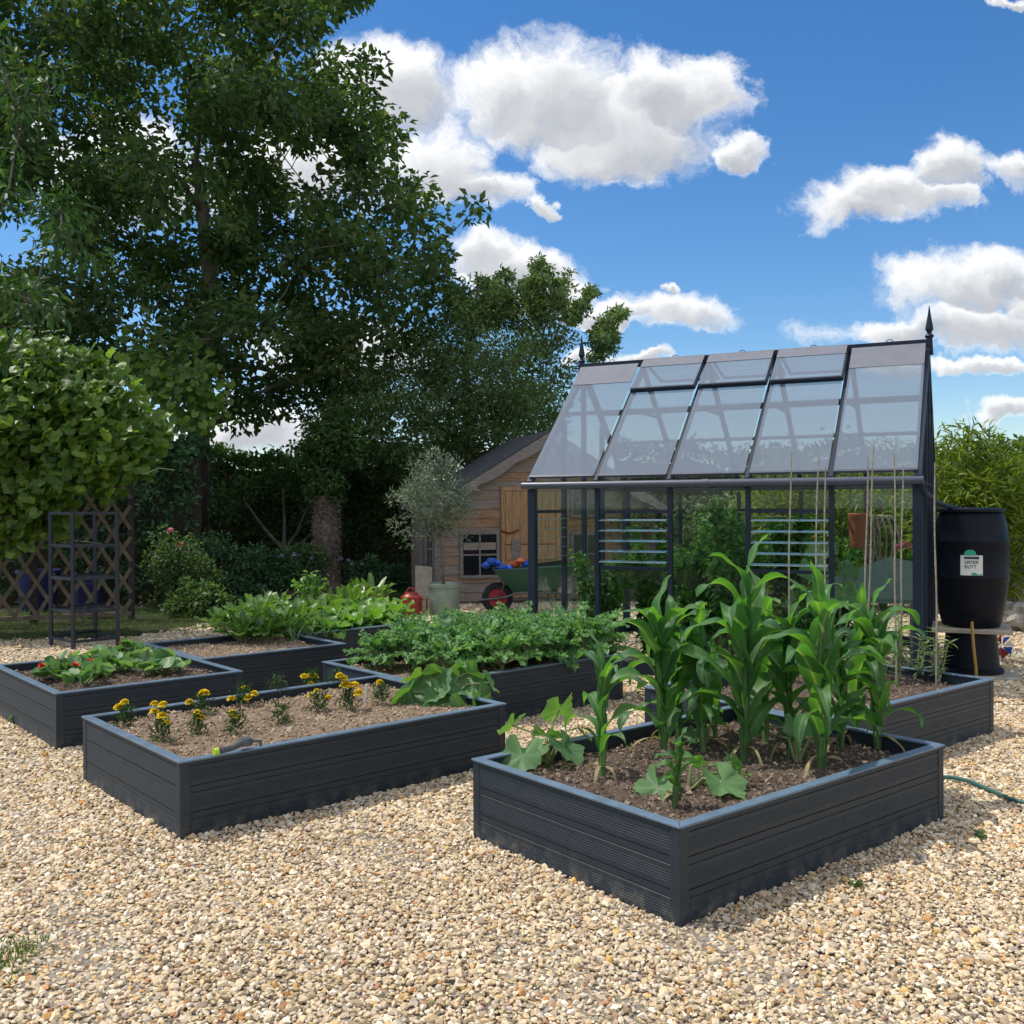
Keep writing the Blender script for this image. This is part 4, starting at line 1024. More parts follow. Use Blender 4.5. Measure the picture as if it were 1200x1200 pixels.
window(2.28, 2.75, .46, 1.08); window(2.28, 2.75, 1.42, 1.80)
window(.12, .62, .5, 1.25, 'side')
m = MB()
for i in range(7): m.box((1.12 + i * .121, -.048, .08), (1.12 + i * .121 + .117, -.024, .93))
d1 = m.build('door', M['doorwood'], ph)
m = MB(); m.box((1.13, -.066, .70), (1.96, -.049, .79)); m.box((1.13, -.066, .18), (1.96, -.049, .27)); m.build('door_rail', M['doorwood'], d1)
m = MB()
for i in range(7): m.box((1.12 + i * .121, -.048, .95), (1.12 + i * .121 + .117, -.024, 1.80))
d2 = m.build('door', M['doorwood'], ph)
m = MB(); m.box((1.22, -.075, .72), (1.36, -.049, 1.02)); m.build('latch_plate', M['greywood'], d2)
m = MB(); m.tube([(1.03 + .3 * t, -.07, 1.18 - .05 * math.sin(t * PI)) for t in np.linspace(0, 1, 9)], .016, 6); m.build('door_chain', M['red'], d2)
m = MB(); m.box((1.05, -.052, .05), (1.112, -.023, 1.88)); m.box((1.975, -.052, .05), (2.04, -.023, 1.88)); m.box((1.1125, -.052, 1.81), (1.9745, -.023, 1.88)); m.build('door_frame', M['doorwood'], ph)
m = MB(); m.box((-.05, 1.0, .05), (-.024, 1.75, 1.5)); m.build('side_door', M['greywood'], ph)

# pot with olive, watering can, plank, barrow
pp = gp(521, 721)
pot = empty('plant_pot', pp, 0, 'large sage green glazed pot holding the olive tree', 'pot')
m = MB(); m.lathe([(.20, 0), (.215, .02), (.222, .25), (.228, .40), (.245, .405), (.25, .43), (.245, .46), (.225, .465), (.215, .44), (.21, .40)], n=40); m.build('pot_body', M['sage'], pot, True)
m = MB(); m.lathe([(.208, .39), (.12, .41), (.02, .415)], n=24); m.build('compost', M['border'], pot)
for s_ in (-1, 1):
    m = MB(); m.tube([(s_ * .225, 0, .30), (s_ * .262, 0, .29), (s_ * .262, 0, .24), (s_ * .222, 0, .23)], .012, 8); m.build('handle', M['sage'], pot, True)
wc = gp(482, 723)
can = empty('watering_can', wc, R(8), 'red metal watering can with long spout beside the sage pot', 'watering can')
m = MB(); m.lathe([(.155, 0), (.16, .01), (.15, .27), (.152, .285), (.14, .29), (.09, .33), (.085, .35), (.07, .35)], n=36); m.build('can_body', M['red'], can, True)
m = MB(); m.tube([(-.12, 0, .06), (-.22, -.01, .14), (-.47, -.03, .36)], [.03, .022, .016], 10); sp_ = m.build('spout', M['red'], can, True)
m = MB(); m.lathe([(.016, 0), (.04, .05), (.04, .06)], n=16); o = m.build('rose_head', M['red'], sp_, True); o.location = (-.46, -.03, .35); o.rotation_euler = (0, R(-45), 0)
m = MB(); m.tube([(.04, 0, .345), (.03, 0, .40), (-.03, 0, .41), (-.07, 0, .345)], .013, 8); m.build('handle', M['red'], can, True)
m = MB(); m.tube([(.15, 0, .24), (.22, 0, .24), (.22, 0, .10), (.155, 0, .06)], .013, 8); m.build('handle', M['red'], can, True)
pl = gp(496, 716)
o = MB(); o.box((-.13, 0, 0), (.13, .04, .68)); o = o.build('leaning_plank', M['palewood'], None, bevel=.004); o.location = tuple(pl + np.array([0, .1, 0.014])); o.rotation_euler = (R(-20), R(6), R(20)); tag(o, 'pale plank leaning against the playhouse corner', 'plank')
wh = gp(583, 719)
wbw = empty('wheelbarrow', wh, R(6), 'green wheelbarrow with red rimmed wheel in front of the playhouse', 'wheelbarrow')
m = MB()
ring = [(.195, -.03), (.215, -.045), (.222, -.02), (.225, 0), (.222, .02), (.215, .045), (.195, .03)]
def wheel(prof, name, mat, par):
    mm = MB(); mm.lathe([(a, b) for a, b in prof], n=40); o = mm.build(name, mat, par, True); o.location = (0, 0, .227); o.rotation_euler = (R(90), 0, 0); return o
hub = wheel([(.135, -.045), (.20, -.05), (.222, -.03), (.227, 0), (.222, .03), (.20, .05), (.135, .045)], 'tyre', M['rubber'], wbw)
wheel([(.02, -.055), (.05, -.05), (.12, -.047), (.134, -.052), (.134, .052), (.12, .047), (.05, .05), (.02, .055)], 'rim', M['rimred'], wbw)
m = MB(); Ltop = [(-.05, -.27, .64), (1.12, -.33, .70), (1.12, .33, .70), (-.05, .27, .64)]; Lbot = [(.22, -.17, .33), (.82, -.20, .33), (.82, .20, .33), (.22, .17, .33)]
m.add(Ltop + Lbot, [(0, 1, 5, 4), (1, 2, 6, 5), (2, 3, 7, 6), (3, 0, 4, 7), (4, 5, 6, 7)])
tr_ = m.build('tray', M['barrow'], wbw); md = tr_.modifiers.new('thick', 'SOLIDIFY'); md.thickness = .012
m = MB(); m.tube([Vector(q) for q in Ltop + [Ltop[0]]], .014, 6); m.build('tray_rim', M['barrow'], wbw, True)
for s_ in (-1, 1):
    m = MB(); m.tube([(-.28, s_ * .045, .20), (0, s_ * .07, .227), (.12, s_ * .10, .25), (.28, s_ * .19, .315), (.85, s_ * .25, .315), (1.45, s_ * .30, .60)], .018, 8); m.build('frame_tube', M['steel'], wbw, True)
    m = MB(); m.tube([(.75, s_ * .24, .31), (.86, s_ * .26, .0), (.96, s_ * .26, .0), (1.05, s_ * .27, .40)], .016, 8); m.build('leg', M['steel'], wbw, True)
    m = MB(); m.tube([(.02, s_ * .08, .235), (.09, s_ * .2, .48)], .012, 8); m.build('brace', M['steel'], wbw, True)
toys = empty('toy_bundle', wh + np.array([.05, .05, .65]), 0, 'blue and orange plastic toys heaped in the wheelbarrow', 'toys')
for k in range(9):
    m = MB(); cx_, cz_ = -.22 + k * .085, .05 + .055 * math.sin(k * 1.3)
    m.lathe([(.01, -.05), (.04, -.035), (.055, 0), (.035, .03 + .02 * (k % 2)), (.01, .05)], (cx_, .02 * (k % 3), cz_), 9, 1.3 + .3 * (k % 2), .8)
    m.build('toy', M['blue' if k < 5 or k == 7 else 'orange'], toys, True)

# ------------------------------------------------------------------ trellis and rack at left
t0 = gp(-60, 736); t1 = gp(154, 727)
dv_ = (t1 - t0)[:2]; TL = float(np.hypot(*dv_)); TA = math.atan2(dv_[1], dv_[0])
tr = empty('trellis', t0, TA, 'weathered diamond lattice trellis under the vine', 'trellis')
TH = 1.95
m = MB(); m2 = MB(); stp = .27
def clipseg(x0, slope):
    """segment x = x0 + slope*(z-.12) clipped to 0..TL"""
    za, zb = .12, TH
    if slope > 0: za = max(za, .12 + (0 - x0) / slope); zb = min(zb, .12 + (TL - x0) / slope)
    else: za = max(za, .12 + (TL - x0) / slope); zb = min(zb, .12 + (0 - x0) / slope)
    return (za, zb) if zb - za > .05 else None
x0 = -2.2
while x0 < TL + 2.2:
    for slope, mm, y in ((.62, m, .0), (-.62, m2, -.0135)):
        q = clipseg(x0, slope)
        if q: mm.bar((x0 + slope * (q[0] - .12), y, q[0]), (x0 + slope * (q[1] - .12), y, q[1]), .05, .012, (0, 1, 0))
    x0 += stp
m.build('lattice', M['trellis'], tr); m2.build('lattice', M['trellis'], tr)
m = MB(); m.box((0, -.02, .06), (TL, .02, .118)); m.box((0, -.02, TH + .002), (TL, .02, TH + .06)); m.build('rail', M['trellis'], tr)
for x in (.0, TL * .45, TL):
    m = MB(); m.box((x - .045, .021, 0), (x + .045, .11, TH + .12)); m.build('post', M['darkpost'], tr)
c_ = [gp(86, 763), gp(138, 758), gp(112, 749), gp(60, 757)]
rk = empty('plant_rack', c_[0], 0, 'dark blue metal shelf rack standing before the trellis', 'shelf rack')
q = [c - c_[0] for c in c_]; RH = 1.52
for a in q:
    m = MB(); m.bar((a[0], a[1], 0), (a[0], a[1], RH), .035, .035, (1, 0, 0)); m.build('leg', M['rack'], rk)
for z in (.10, .42, .78, 1.14, RH - .02):
    m = MB()
    for i in range(4): m.bar((q[i][0], q[i][1], z), (q[(i + 1) % 4][0], q[(i + 1) % 4][1], z), .022, .028)
    if .3 < z < 1.3: 
        for i in range(1, 10):
            t = i / 10; A_ = q[0] + (q[1] - q[0]) * t; B_ = q[3] + (q[2] - q[3]) * t; m.bar((A_[0], A_[1], z + .005), (B_[0], B_[1], z + .005), .016, .006)
    m.build('shelf', M['rack'], rk)
for px, py, Y, rad, h_, lab in ((45, 700, 14.9, .3, .62, 'navy blue planter tub behind the trellis, left of the rack'), (103, 690, 13.9, .2, .5, 'navy blue planter tub behind the rack shelves')):
    g = at(px, py, Y); m = MB(); m.lathe([(rad * .8, 0), (rad * .85, .03), (rad, h_ - .05), (rad * 1.06, h_ - .045), (rad * 1.06, h_), (rad * .95, h_), (rad * .9, h_ - .08)], n=24); o = m.build('planter_tub', M['navy'], None, True); o.location = (g[0], g[1], .004); tag(o, lab, 'tub')
# wooden edge of the border
e0, e1 = gp(285, 709), gp(352, 704)
m = MB(); m.bar((e0[0], e0[1], .10), (e1[0] + .6, e1[1] + .1, .10), .09, .2); o = m.build('border_edging', M['sleeper'], None, bevel=.008); tag(o, 'dark timber edging of the planting border', 'edging')

# hose gun, plant label on the marigold bed
hg = gp(262, 882, HB + .012)
gun = empty('hose_gun', hg, R(43), 'grey and lime garden hose gun lying on the marigold bed rim', 'hose gun')
m = MB(); m.tube([(-.02, 0, .012), (.05, .0, .016), (.10, .01, .028)], [.016, .014, .017], 10); m.build('grip', M['greyplastic'], gun, True)
m = MB(); m.tube([(-.028, 0, .012), (-.05, 0, .011)], [.018, .018], 10); m.build('connector', M['lime'], gun, True)
m = MB(); m.lathe([(.0, .01), (.034, .012), (.036, .03), (.028, .045), (.0, .048)], (.125, .02, 0), 16); m.build('nozzle', M['greyplastic'], gun, True)
m = MB(); m.bar((.15, .0, .03), (.19, -.01, .025), .012, .012); m.bar((.19, -.01, .032), (.19, -.01, .0), .01, .01); m.build('trigger', M['greyplastic'], gun)
pl_ = bed_pt('C', 427, 823)
m = MB(); m.bar((0, 0, 0), (.012, 0, .11), .018, .003, (0, 1, 0)); o = m.build('plant_label', M['white'], None); o.location = tuple(pl_); tag(o, 'white plastic plant label stuck in the marigold bed', 'label')
# ================================================================== plants
UP = np.array([0, 0, 1.0])
def loc_of(o): return np.array(o.location)
def hd(az): return np.stack([np.cos(az), np.sin(az), np.zeros_like(az)], -1)

# ---- maize
def corn(p, h, nl, az0, lw, label, spread=1.0, tilt=(0, 0)):
    o = empty('maize_plant', p, 0, label, 'maize', 'maize plants in the front bed')
    m = MB(); zz = np.linspace(-.03, h * .86, 7)
    pts = [(tilt[0] * (z / h) + .004 * math.sin(z * 9), tilt[1] * (z / h), z) for z in zz]
    m.tube(pts, list(np.linspace(.019, .007, 7) * (.6 + .4 * h)), 8); m.build('stalk', M['stem'], o, True)
    nl = nl + 4; k = np.arange(nl); t = (k + .6) / nl
    az = az0 + k * PI + rng.normal(0, .32, nl)
    z = .03 + h * .80 * t ** 1.0
    P = np.stack([tilt[0] * z / h, tilt[1] * z / h, z], -1)
    el = R(66) + .30 * t + rng.normal(0, .10, nl)
    D = hd(az) * np.cos(el)[:, None] + UP * np.sin(el)[:, None]
    Ls = h * (.38 + .22 * np.sin(PI * np.clip(t + .1, 0, 1))) * spread * rng.uniform(.85, 1.15, nl)
    Ws = lw * 1.26 * (.7 + .45 * np.sin(PI * np.clip(t, 0, 1))) * rng.uniform(.85, 1.12, nl)
    cu = rng.uniform(1.9, 3.3, nl) * (1.1 - .25 * t); cu[-1] = .9
    N = -hd(az) * np.sin(el)[:, None] + UP * np.cos(el)[:, None]
    N = N + np.cross(D, N) * rng.normal(0, .6, nl)[:, None]
    V = ribbons(P, D, N, Ls, Ws, P_LONG, 16, cu, .34, .17, 2.0, 1.7)
    # sheaths hugging the stalk
    s_ = ribbons(P - UP * h * .14 + hd(az) * -.004, UP + hd(az) * .06, -hd(az), h * .18, .05 * (.5 + .5 * h), lambda q: .8 + .2 * q, 3, 0.0, -.75)
    leaves('leaf_blades', [V, s_], M['corn'], o)
    nd_ = 3; a3 = rng.uniform(0, 6.28, nd_); d3 = hd(a3) * .8 + UP * .55
    leaves('dry_leaves', ribbons(np.tile([0, 0, .05], (nd_, 1)), d3, UP - hd(a3) * .4, h * rng.uniform(.25, .4, nd_), .022, P_LONG, 8, rng.uniform(2.0, 3.2, nd_), .4, .2, 2.0), M['dryleaf'], o)
    return o
CORN = [(706, 912, .60, 7, 1.9, .05, 'small pale maize plant by the left rim, apart from the others'),
        (778, 880, .78, 9, .3, .082, 'maize plant with broad drooping leaves, second from the left'),
        (797, 872, .72, 9, 2.3, .078, 'maize plant close behind the second one from the left'),
        (872, 889, .97, 11, .15, .088, 'tallest maize plant, standing in the middle of the bed'),
        (897, 868, .80, 9, 2.0, .080, 'maize plant close behind the tallest one'),
        (962, 902, .90, 10, .9, .084, 'tall thick-stemmed maize plant right of the tallest one'),
        (986, 878, .62, 8, 2.5, .066, 'slim maize plant behind the thick-stemmed one'),
        (1029, 877, .78, 9, .5, .078, 'maize plant nearest the right-hand rim'),
        (824, 880, .70, 8, 1.1, .076, 'maize plant between the second one and the tallest one'), (925, 884, .74, 8, 2.7, .078, 'maize plant between the tallest one and the thick-stemmed one'), (1003, 868, .70, 8, 1.6, .074, 'maize plant at the back right, half hidden by its neighbours'),
        (790, 945, .27, 5, .7, .04, 'very small maize seedling by the near corner'),
        (838, 862, .46, 7, 1.2, .055, 'short maize plant near the back rim')]
for px, py, h, nl, az, lw, lab in CORN: corn(bed_pt('A', px, py), h, nl, az, lw, lab, 1.0, tuple(rng.normal(0, .025, 2)))

# ---- courgettes: leaves placed by where they stand in the bed
def courgette(p, leafspec, label, cat='courgette', name='courgette_plant', group=None, big=1.08):
    """leafspec: (dx, dy, dz, radius, tilt azimuth, tilt)"""
    o = empty(name, p, 0, label, cat, group)
    m = MB(); P = []; D = []; N = []; Rr = []
    for dx, dy, dz, rad, az, ti in leafspec:
        e = np.array([dx, dy, dz]); mid = e * np.array([.45, .45, .75]) + np.array([0, 0, .02])
        m.tube([(0, 0, -.02), tuple(mid), tuple(e)], [.009, .007, .0055], 6)
        n = UP * math.cos(ti) + np.array([math.cos(az), math.sin(az), 0]) * math.sin(ti)
        d = np.array([math.cos(az), math.sin(az), 0]) * math.cos(ti) - UP * math.sin(ti)
        P.append(e); D.append(d); N.append(n); Rr.append(rad * (big if name == 'courgette_plant' else 1.0))
    m.build('leaf_stalks', M['palestem'], o, True)
    leaves('leaf_blades', discs(np.array(P), np.array(D), np.array(N), np.array(Rr), RIM_LOBED, 42, .16, .10, 3), M['courgette'], o)
    return o
def toward(p, px, py, Y):
    q = at(px, py, Y); return q - p
def spec(p, items):
    out_ = []
    for px, py, dy, rad, az, ti in items:
        d = toward(p, px, py, p[1] + dy); out_.append((d[0], d[1], d[2], rad, az, ti))
    return out_
q = bed_pt('A', 641, 893)
courgette(q, spec(q, [(600, 850, .10, .085, 2.6, .8), (656, 832, .18, .10, 2.2, 1.0), (612, 885, -.14, .105, -1.9, .9), (662, 878, -.04, .105, -.6, .75), (640, 862, .06, .075, 1.2, .6), (685, 862, .1, .05, .2, .8), (634, 878, -.05, .06, -2.4, .5)]), 'courgette plant drooping over the left corner of the maize bed', group='courgette plants')
q = bed_pt('A', 806, 925)
courgette(q, spec(q, [(771, 922, -.07, .10, -2.2, .75), (846, 917, -.06, .115, -.9, .55), (866, 905, .06, .06, .3, .5), (815, 893, .05, .05, 1.2, .9), (858, 893, .10, .055, .5, 1.0)]), 'courgette plant with two broad dark leaves by the near corner', group='courgette plants')
q = bed_pt('A', 934, 892)
courgette(q, spec(q, [(934, 852, -.02, .072, -1.6, 1.05), (973, 852, .07, .06, .4, .7), (912, 862, .04, .05, 2.6, .6)]), 'young courgette with one yellow-green leaf between maize stalks', group='courgette plants')
q = bed_pt('A', 826, 872)
courgette(q, spec(q, [(815, 862, -.05, .062, -2.0, .6), (840, 846, .06, .055, .8, .6), (806, 845, .08, .05, 2.4, .5)]), 'young courgette near the back rim of the maize bed', group='courgette plants')
q = bed_pt('C', 525, 822)
items = []
for px, py, dy, rad, az, ti in [(488, 832, -.06, .13, -1.9, .95), (520, 832, -.10, .12, -1.4, 1.0), (548, 838, -.12, .115, -1.2, 1.15), (562, 822, -.08, .10, -.5, 1.2), (505, 808, .02, .13, -2.2, .8), (540, 802, .05, .12, -.9, .7), (478, 812, .04, .11, 2.9, .8), (520, 790, .10, .11, 1.7, .5), (548, 788, .12, .09, .9, .8), (493, 795, .12, .10, 2.3, .5), (532, 816, -.02, .12, -1.5, .7), (466, 828, .0, .08, -2.6, 1.0), (573, 800, .02, .07, 0, 1.0), (512, 845, -.15, .09, -1.5, 1.2)]:
    items.append((px, py, dy, rad, az, ti))
courgette(q, spec(q, items), 'large courgette plant spilling over the right end of the marigold bed', group='courgette plants', big=1.4)

# ---- marigolds
def marigold(px, py, blooms, label, hh=.115):
    p = bed_pt('C', px, py)
    o = empty('marigold', p, 0, label, 'marigold', 'marigolds in the near left bed')
    n = 130; P = np.stack([rng.normal(0, .026, n), rng.normal(0, .026, n), rng.uniform(.0, hh, n)], -1)
    P[:, :2] *= (1.2 - .5 * P[:, 2:3] / hh)
    D = unit(rdir(n) + UP * .6); V = ribbons(P, D, rdir(n), rng.uniform(.03, .055, n), .009, P_LANCE, 2, .4, .3)
    leaves('foliage', V, M['marifol'], o)
    for bx, by, rad in blooms:
        rad *= 1.08
        e = toward(p, bx, by, p[1] + rng.normal(0, .03))
        m = MB(); m.tube([(e[0] * .3, e[1] * .3, hh * .4), tuple(e)], .003, 5)
        fl = m.build('flower_stalk', M['stem'], o, True)
        n2 = 80; az = rng.uniform(0, 2 * PI, n2); el = rng.uniform(-.25, 1.45, n2)
        D = hd(az) * np.cos(el)[:, None] + UP * np.sin(el)[:, None]
        N = UP * np.cos(el)[:, None] - hd(az) * np.sin(el)[:, None]
        b = ribbons(np.tile(e, (n2, 1)) + D * rad * .25, D, N, rad * .85 * (1.0 - .35 * np.sin(np.clip(el, 0, 2))), rad * .7, P_SPOON, 3, .5, .2, .08)
        leaves('bloom', b, M['yellow'], fl)
MG = [(148, 852, [(139, 829, .027), (146, 823, .024)], 'marigold with two blooms in the left corner of the bed'),
      (188, 868, [(181, 825, .022), (191, 826, .024), (181, 834, .026), (190, 839, .027), (195, 847, .02)], 'marigold with five blooms, nearest the left rim'),
      (237, 838, [(239, 813, .034), (222, 823, .026)], 'marigold with the biggest single bloom, near the back rim'),
      (231, 861, [(231, 835, .021), (235, 841, .024)], 'low marigold with two blooms behind the hose gun'),
      (277, 860, [(272, 835, .021), (276, 840, .017)], 'low marigold with two tiny blooms in the middle of the bed'),
      (284, 826, [(271, 819, .026), (286, 807, .023), (290, 818, .028), (298, 813, .026)], 'marigold with four blooms by the back rim'),
      (330, 849, [], 'bare green marigold in the middle of the bed, no blooms'),
      (325, 815, [], 'bare green marigold close to the back rim, no blooms'),
      (374, 834, [(364, 815, .022), (371, 810, .02), (384, 818, .024)], 'sparse marigold with three small blooms'),
      (365, 806, [(356, 793, .026), (363, 792, .024), (369, 793, .026), (364, 802, .026)], 'marigold with a tight row of blooms at the back rim'),
      (409, 832, [(398, 792, .025), (403, 795, .025), (405, 803, .036), (415, 804, .034), (420, 812, .03)], 'tall marigold with a thick cluster of large blooms'),
      (393, 806, [], 'bare green marigold behind the flowering clump, no blooms'),
      (447, 825, [(445, 800, .026)], 'marigold with one bloom beside the courgette')]
for a in MG: marigold(*a)
q = bed_pt('C', 447, 826); q2 = bed_pt('C', 420, 806)

# ---- kale
def kale(p, h, label):
    o = empty('kale_plant', p, 0, label, 'kale', 'curly kale plants in the middle bed')
    m = MB(); m.tube([(0, 0, -.02), (0, 0, h * .5)], .016, 6)
    n = 15; k = np.arange(n); az = k * 2.4 + rng.uniform(0, 6); t = k / n
    el = .25 + 1.0 * t + rng.normal(0, .12, n)
    for a, e in zip(az, el): m.tube([(0, 0, h * .2), tuple(np.array([math.cos(a) * math.cos(e), math.sin(a) * math.cos(e), math.sin(e)]) * h * .4 + np.array([0, 0, h * .2]))], .006, 5)
    m.build('stalks', M['palestem'], o, True)
    D = hd(az) * np.cos(el)[:, None] + UP * np.sin(el)[:, None]; N = UP * np.cos(el)[:, None] - hd(az) * np.sin(el)[:, None]
    P = np.stack([0 * az, 0 * az, h * (.2 + .15 * t)], -1) + D * h * .25
    big = ribbons(P, D, N, h * .60, h * .28, P_OVAL, 8, 1.2, .25, .22, 2.3)
    # frilly edge: many small crumpled flakes round each leaf
    fl_n = n * 62; idx = rng.integers(0, n, fl_n); u_ = rng.uniform(.1, 1, fl_n); side = rng.choice([-1, 1], fl_n)
    ang = 1.2 * u_; d = D[idx]; nn = N[idx]; sdv = np.cross(d, nn)
    pos = P[idx] + d * (h * .62 * u_ * .86)[:, None] - nn * (h * .62 * .33 * u_ ** 2)[:, None] + sdv * (side * h * .17 * np.sin(PI * u_ ** .8) ** .8 * rng.uniform(.4, 1.1, fl_n))[:, None]
    fr_ = ribbons(pos, unit(sdv * side[:, None] + rng.normal(0, .6, (fl_n, 3))), unit(nn + rng.normal(0, .6, (fl_n, 3))), rng.uniform(.018, .038, fl_n), rng.uniform(.018, .034, fl_n), P_OVAL, 3, rng.uniform(-1.5, 1.8, fl_n), rng.uniform(-.6, .9, fl_n), .3, 1.5)
    leaves('leaf_blades', [big, fr_], M['kale'], o)
    return o
bD = BEDS['D']; aD, bDv = vec2(bD[4])
def bedloc(key, u_, v_): 
    b = BEDS[key]; a_, b2 = vec2(b[4]); p = np.array([b[0], b[1]]) + a_ * u_ + b2 * v_; return np.array([p[0], p[1], HB - b[7]])
i = 0
for v_ in (.16, .44, .73, 1.02):
    for u_ in np.arange(.52, 1.95, .285):
        uu_ = u_ + rng.normal(0, .03) + (.08 if v_ in (.44, 1.02) else 0)
        if v_ < .3 and u_ < .6: continue
        pk = bedloc('D', min(uu_, 1.84), v_ + rng.normal(0, .03)); h = rng.uniform(.33, .43)
        kale(pk, h, 'curly green kale plant in the densely filled kale bed')
pk = bedloc('D', .30, 1.0); kale(pk, .3, 'small kale plant at the left end of the kale row')
q = bed_pt('D', 437, 784)
courgette(q, [(-.01, 0, .10, .045, -1.6, .9), (.05, -.03, .05, .03, -.5, .5), (-.04, -.02, .03, .03, -2.5, .5)], 'tiny pale seedling alone on the bare end of the kale bed', 'seedling', 'seedling')

# ---- rosette vegetables
def rosette(name, p, h, n, wid, mat, label, cat, group, prof=P_OVAL, e0=.5, e1=1.35, curl=.9, wave=.14, stalk='palestem', ns=7, base=.02, wf=2.2):
    o = empty(name, p, 0, label, cat, group)
    k = np.arange(n); az = k * 2.4 + rng.uniform(0, 6); t = (k + .5) / n
    el = e0 + (e1 - e0) * t + rng.normal(0, .12, n); Ls = h * rng.uniform(.8, 1.15, n)
    D = hd(az) * np.cos(el)[:, None] + UP * np.sin(el)[:, None]; N = UP * np.cos(el)[:, None] - hd(az) * np.sin(el)[:, None]
    P = np.stack([np.cos(az) * base, np.sin(az) * base, 0 * az], -1)
    if stalk:
        m = MB()
        for i in range(n): m.tube([tuple(P[i]), tuple(P[i] + D[i] * Ls[i] * .36)], [.006, .004], 5)
        m.build('leaf_stalks', M[stalk], o, True)
        P = P + D * (Ls * .33)[:, None]; Ls = Ls * .72
    leaves('leaf_blades', ribbons(P, D, N, Ls, wid * rng.uniform(.8, 1.2, n), prof, ns, curl * rng.uniform(.6, 1.3, n), .28, wave, wf), M[mat], o)
    return o
CHARD = [(262, 742), (285, 752), (312, 752), (335, 747), (280, 735), (305, 737), (330, 733), (352, 738), (300, 728), (325, 724), (346, 727)]
for px, py in CHARD:
    rosette('chard_plant', bed_pt('F', px, py), rng.uniform(.25, .36), 22, .095, 'chard', 'leafy green chard plant in the clump of chard', 'chard', 'chard plants', e0=.45, e1=1.4, curl=.9, prof=P_ROUND)
for k in range(6):
    p = bed_pt('F', 345 + k * 9, 752 - k * 1.5 - (k % 2) * 6)
    rosette('spring_onion', p, rng.uniform(.30, .40), 9, .016, 'onion', 'spiky spring onion plant at the right end of the chard bed', 'spring onion', 'spring onions', prof=lambda t: 1 - t ** 2 * .9, e0=.7, e1=1.45, curl=.8, wave=0, stalk=None, ns=6)
LT = [(400, 730, 'lettuce'), (425, 724, 'lettuce'), (448, 719, 'lettuce'), (412, 738, 'lettuce'), (438, 733, 'lettuce'), (460, 728, 'lettuce'), (386, 742, 'lettuce')]
for px, py, mt in LT:
    g = min(max(0, 1), 1)
    rosette('lettuce', bed_pt('G', px, py), rng.uniform(.27, .34), 16, .16, mt, 'bright green leafy lettuce in the lettuce bed', 'lettuce', 'lettuces', prof=P_ROUND, e0=.35, curl=1.0, wave=.2, stalk=None)
for px, py in ((385, 722), (403, 716), (420, 711), (436, 708), (372, 730), (412, 720)):
    rosette('cos_lettuce', bed_pt('G', px, py), rng.uniform(.30, .42), 18, .10, 'chard', 'tall upright green lettuce at the back of the lettuce bed', 'lettuce', 'tall lettuces', prof=P_ROUND, e0=.7, e1=1.45, curl=.6, wave=.12, stalk=None)
def bushy(name, p, h, rad, n, L_, W_, mat, label, cat, group=None, stems=7, stemmat='stem', prof=P_OVAL, low=.1, ns=3, curl=.6, shape=1.0, flop=.3):
    """leafy plant: stems fan up from the base, leaves along them"""
    o = empty(name, p, 0, label, cat, group)
    m = MB(); P = []; D = []
    for s_ in range(stems):
        az = rng.uniform(0, 2 * PI); rr_ = rad * rng.uniform(.2, 1) ** .7; hh = h * rng.uniform(.65, 1.0) * (1 - .25 * rr_ / rad)
        e = np.array([math.cos(az) * rr_, math.sin(az) * rr_, hh]); mid = np.array([e[0] * .35, e[1] * .35, hh * .55])
        m.tube([(0, 0, -.02), tuple(mid), tuple(e)], [.007 + h * .004, .005 + h * .002, .003], 5)
        k = max(2, n // stems)
        t = rng.uniform(low, 1.0, k)
        q = (1 - t)[:, None] ** 2 * 0 + 2 * ((1 - t) * t)[:, None] * mid + (t ** 2)[:, None] * e
        P.append(q + rng.normal(0, rad * .10, (k, 3)) * np.array([1, 1, .6])); dd = rdir(k) + np.array([math.cos(az), math.sin(az), .4]) * .6; D.append(dd)
    m.build('stems', M[stemmat], o, True)
    P = np.concatenate(P); P[:, 2] = np.maximum(P[:, 2], .01); D = np.concatenate(D); n_ = len(P)
    N = unit(rdir(n_) * .6 + UP)
    leaves('foliage', ribbons(P, D, N, L_ * rng.uniform(.6, 1.25, n_), W_ * rng.uniform(.7, 1.2, n_), prof, ns, curl, flop, .05), M[mat], o)
    return o
bushy('potato_plant', bed_pt('G', 366, 722), .62, .22, 260, .075, .045, 'lettuce', 'airy light green bush rising behind the chard', 'vegetable plant', stems=10)
# ---- nasturtium / strawberry bed
def nasturtium(px, py, n, rad, label, red, mat='nasturtium'):
    p = bed_pt('E', px, py); o = empty('nasturtium', p, 0, label, 'nasturtium', 'nasturtiums in the far left bed')
    az = rng.uniform(0, 2 * PI, n); rr_ = rad * rng.uniform(0, 1, n) ** .6
    P = np.stack([np.cos(az) * rr_, np.sin(az) * rr_, .05 + rng.uniform(.0, .13, n) * (1.15 - rr_ / rad)], -1)
    m = MB()
    for q in P[::3]: m.tube([(0, 0, -.01), (q[0] * .6, q[1] * .6, q[2] * .5), tuple(q)], .0035, 4)
    m.build('stems', M['palestem'], o, True)
    N = unit(UP + rdir(n) * .7)
    leaves('leaf_blades', discs(P, rdir(n), N, rng.uniform(.03, .062, n), RIM_ROUND, 14, .15, .1, 2), M[mat], o)
    for k in range(red):
        e = P[rng.integers(0, n)] + np.array([0, -.02, .04]); nn = 14
        a2 = rng.uniform(0, 6.28, nn); el = rng.uniform(0, 1.2, nn)
        leaves('flower', ribbons(np.tile(e, (nn, 1)), hd(a2) * np.cos(el)[:, None] + UP * np.sin(el)[:, None], UP - hd(a2) * .3, .036, .03, P_SPOON, 3, .4, .2, .1), M['scarlet'], o)
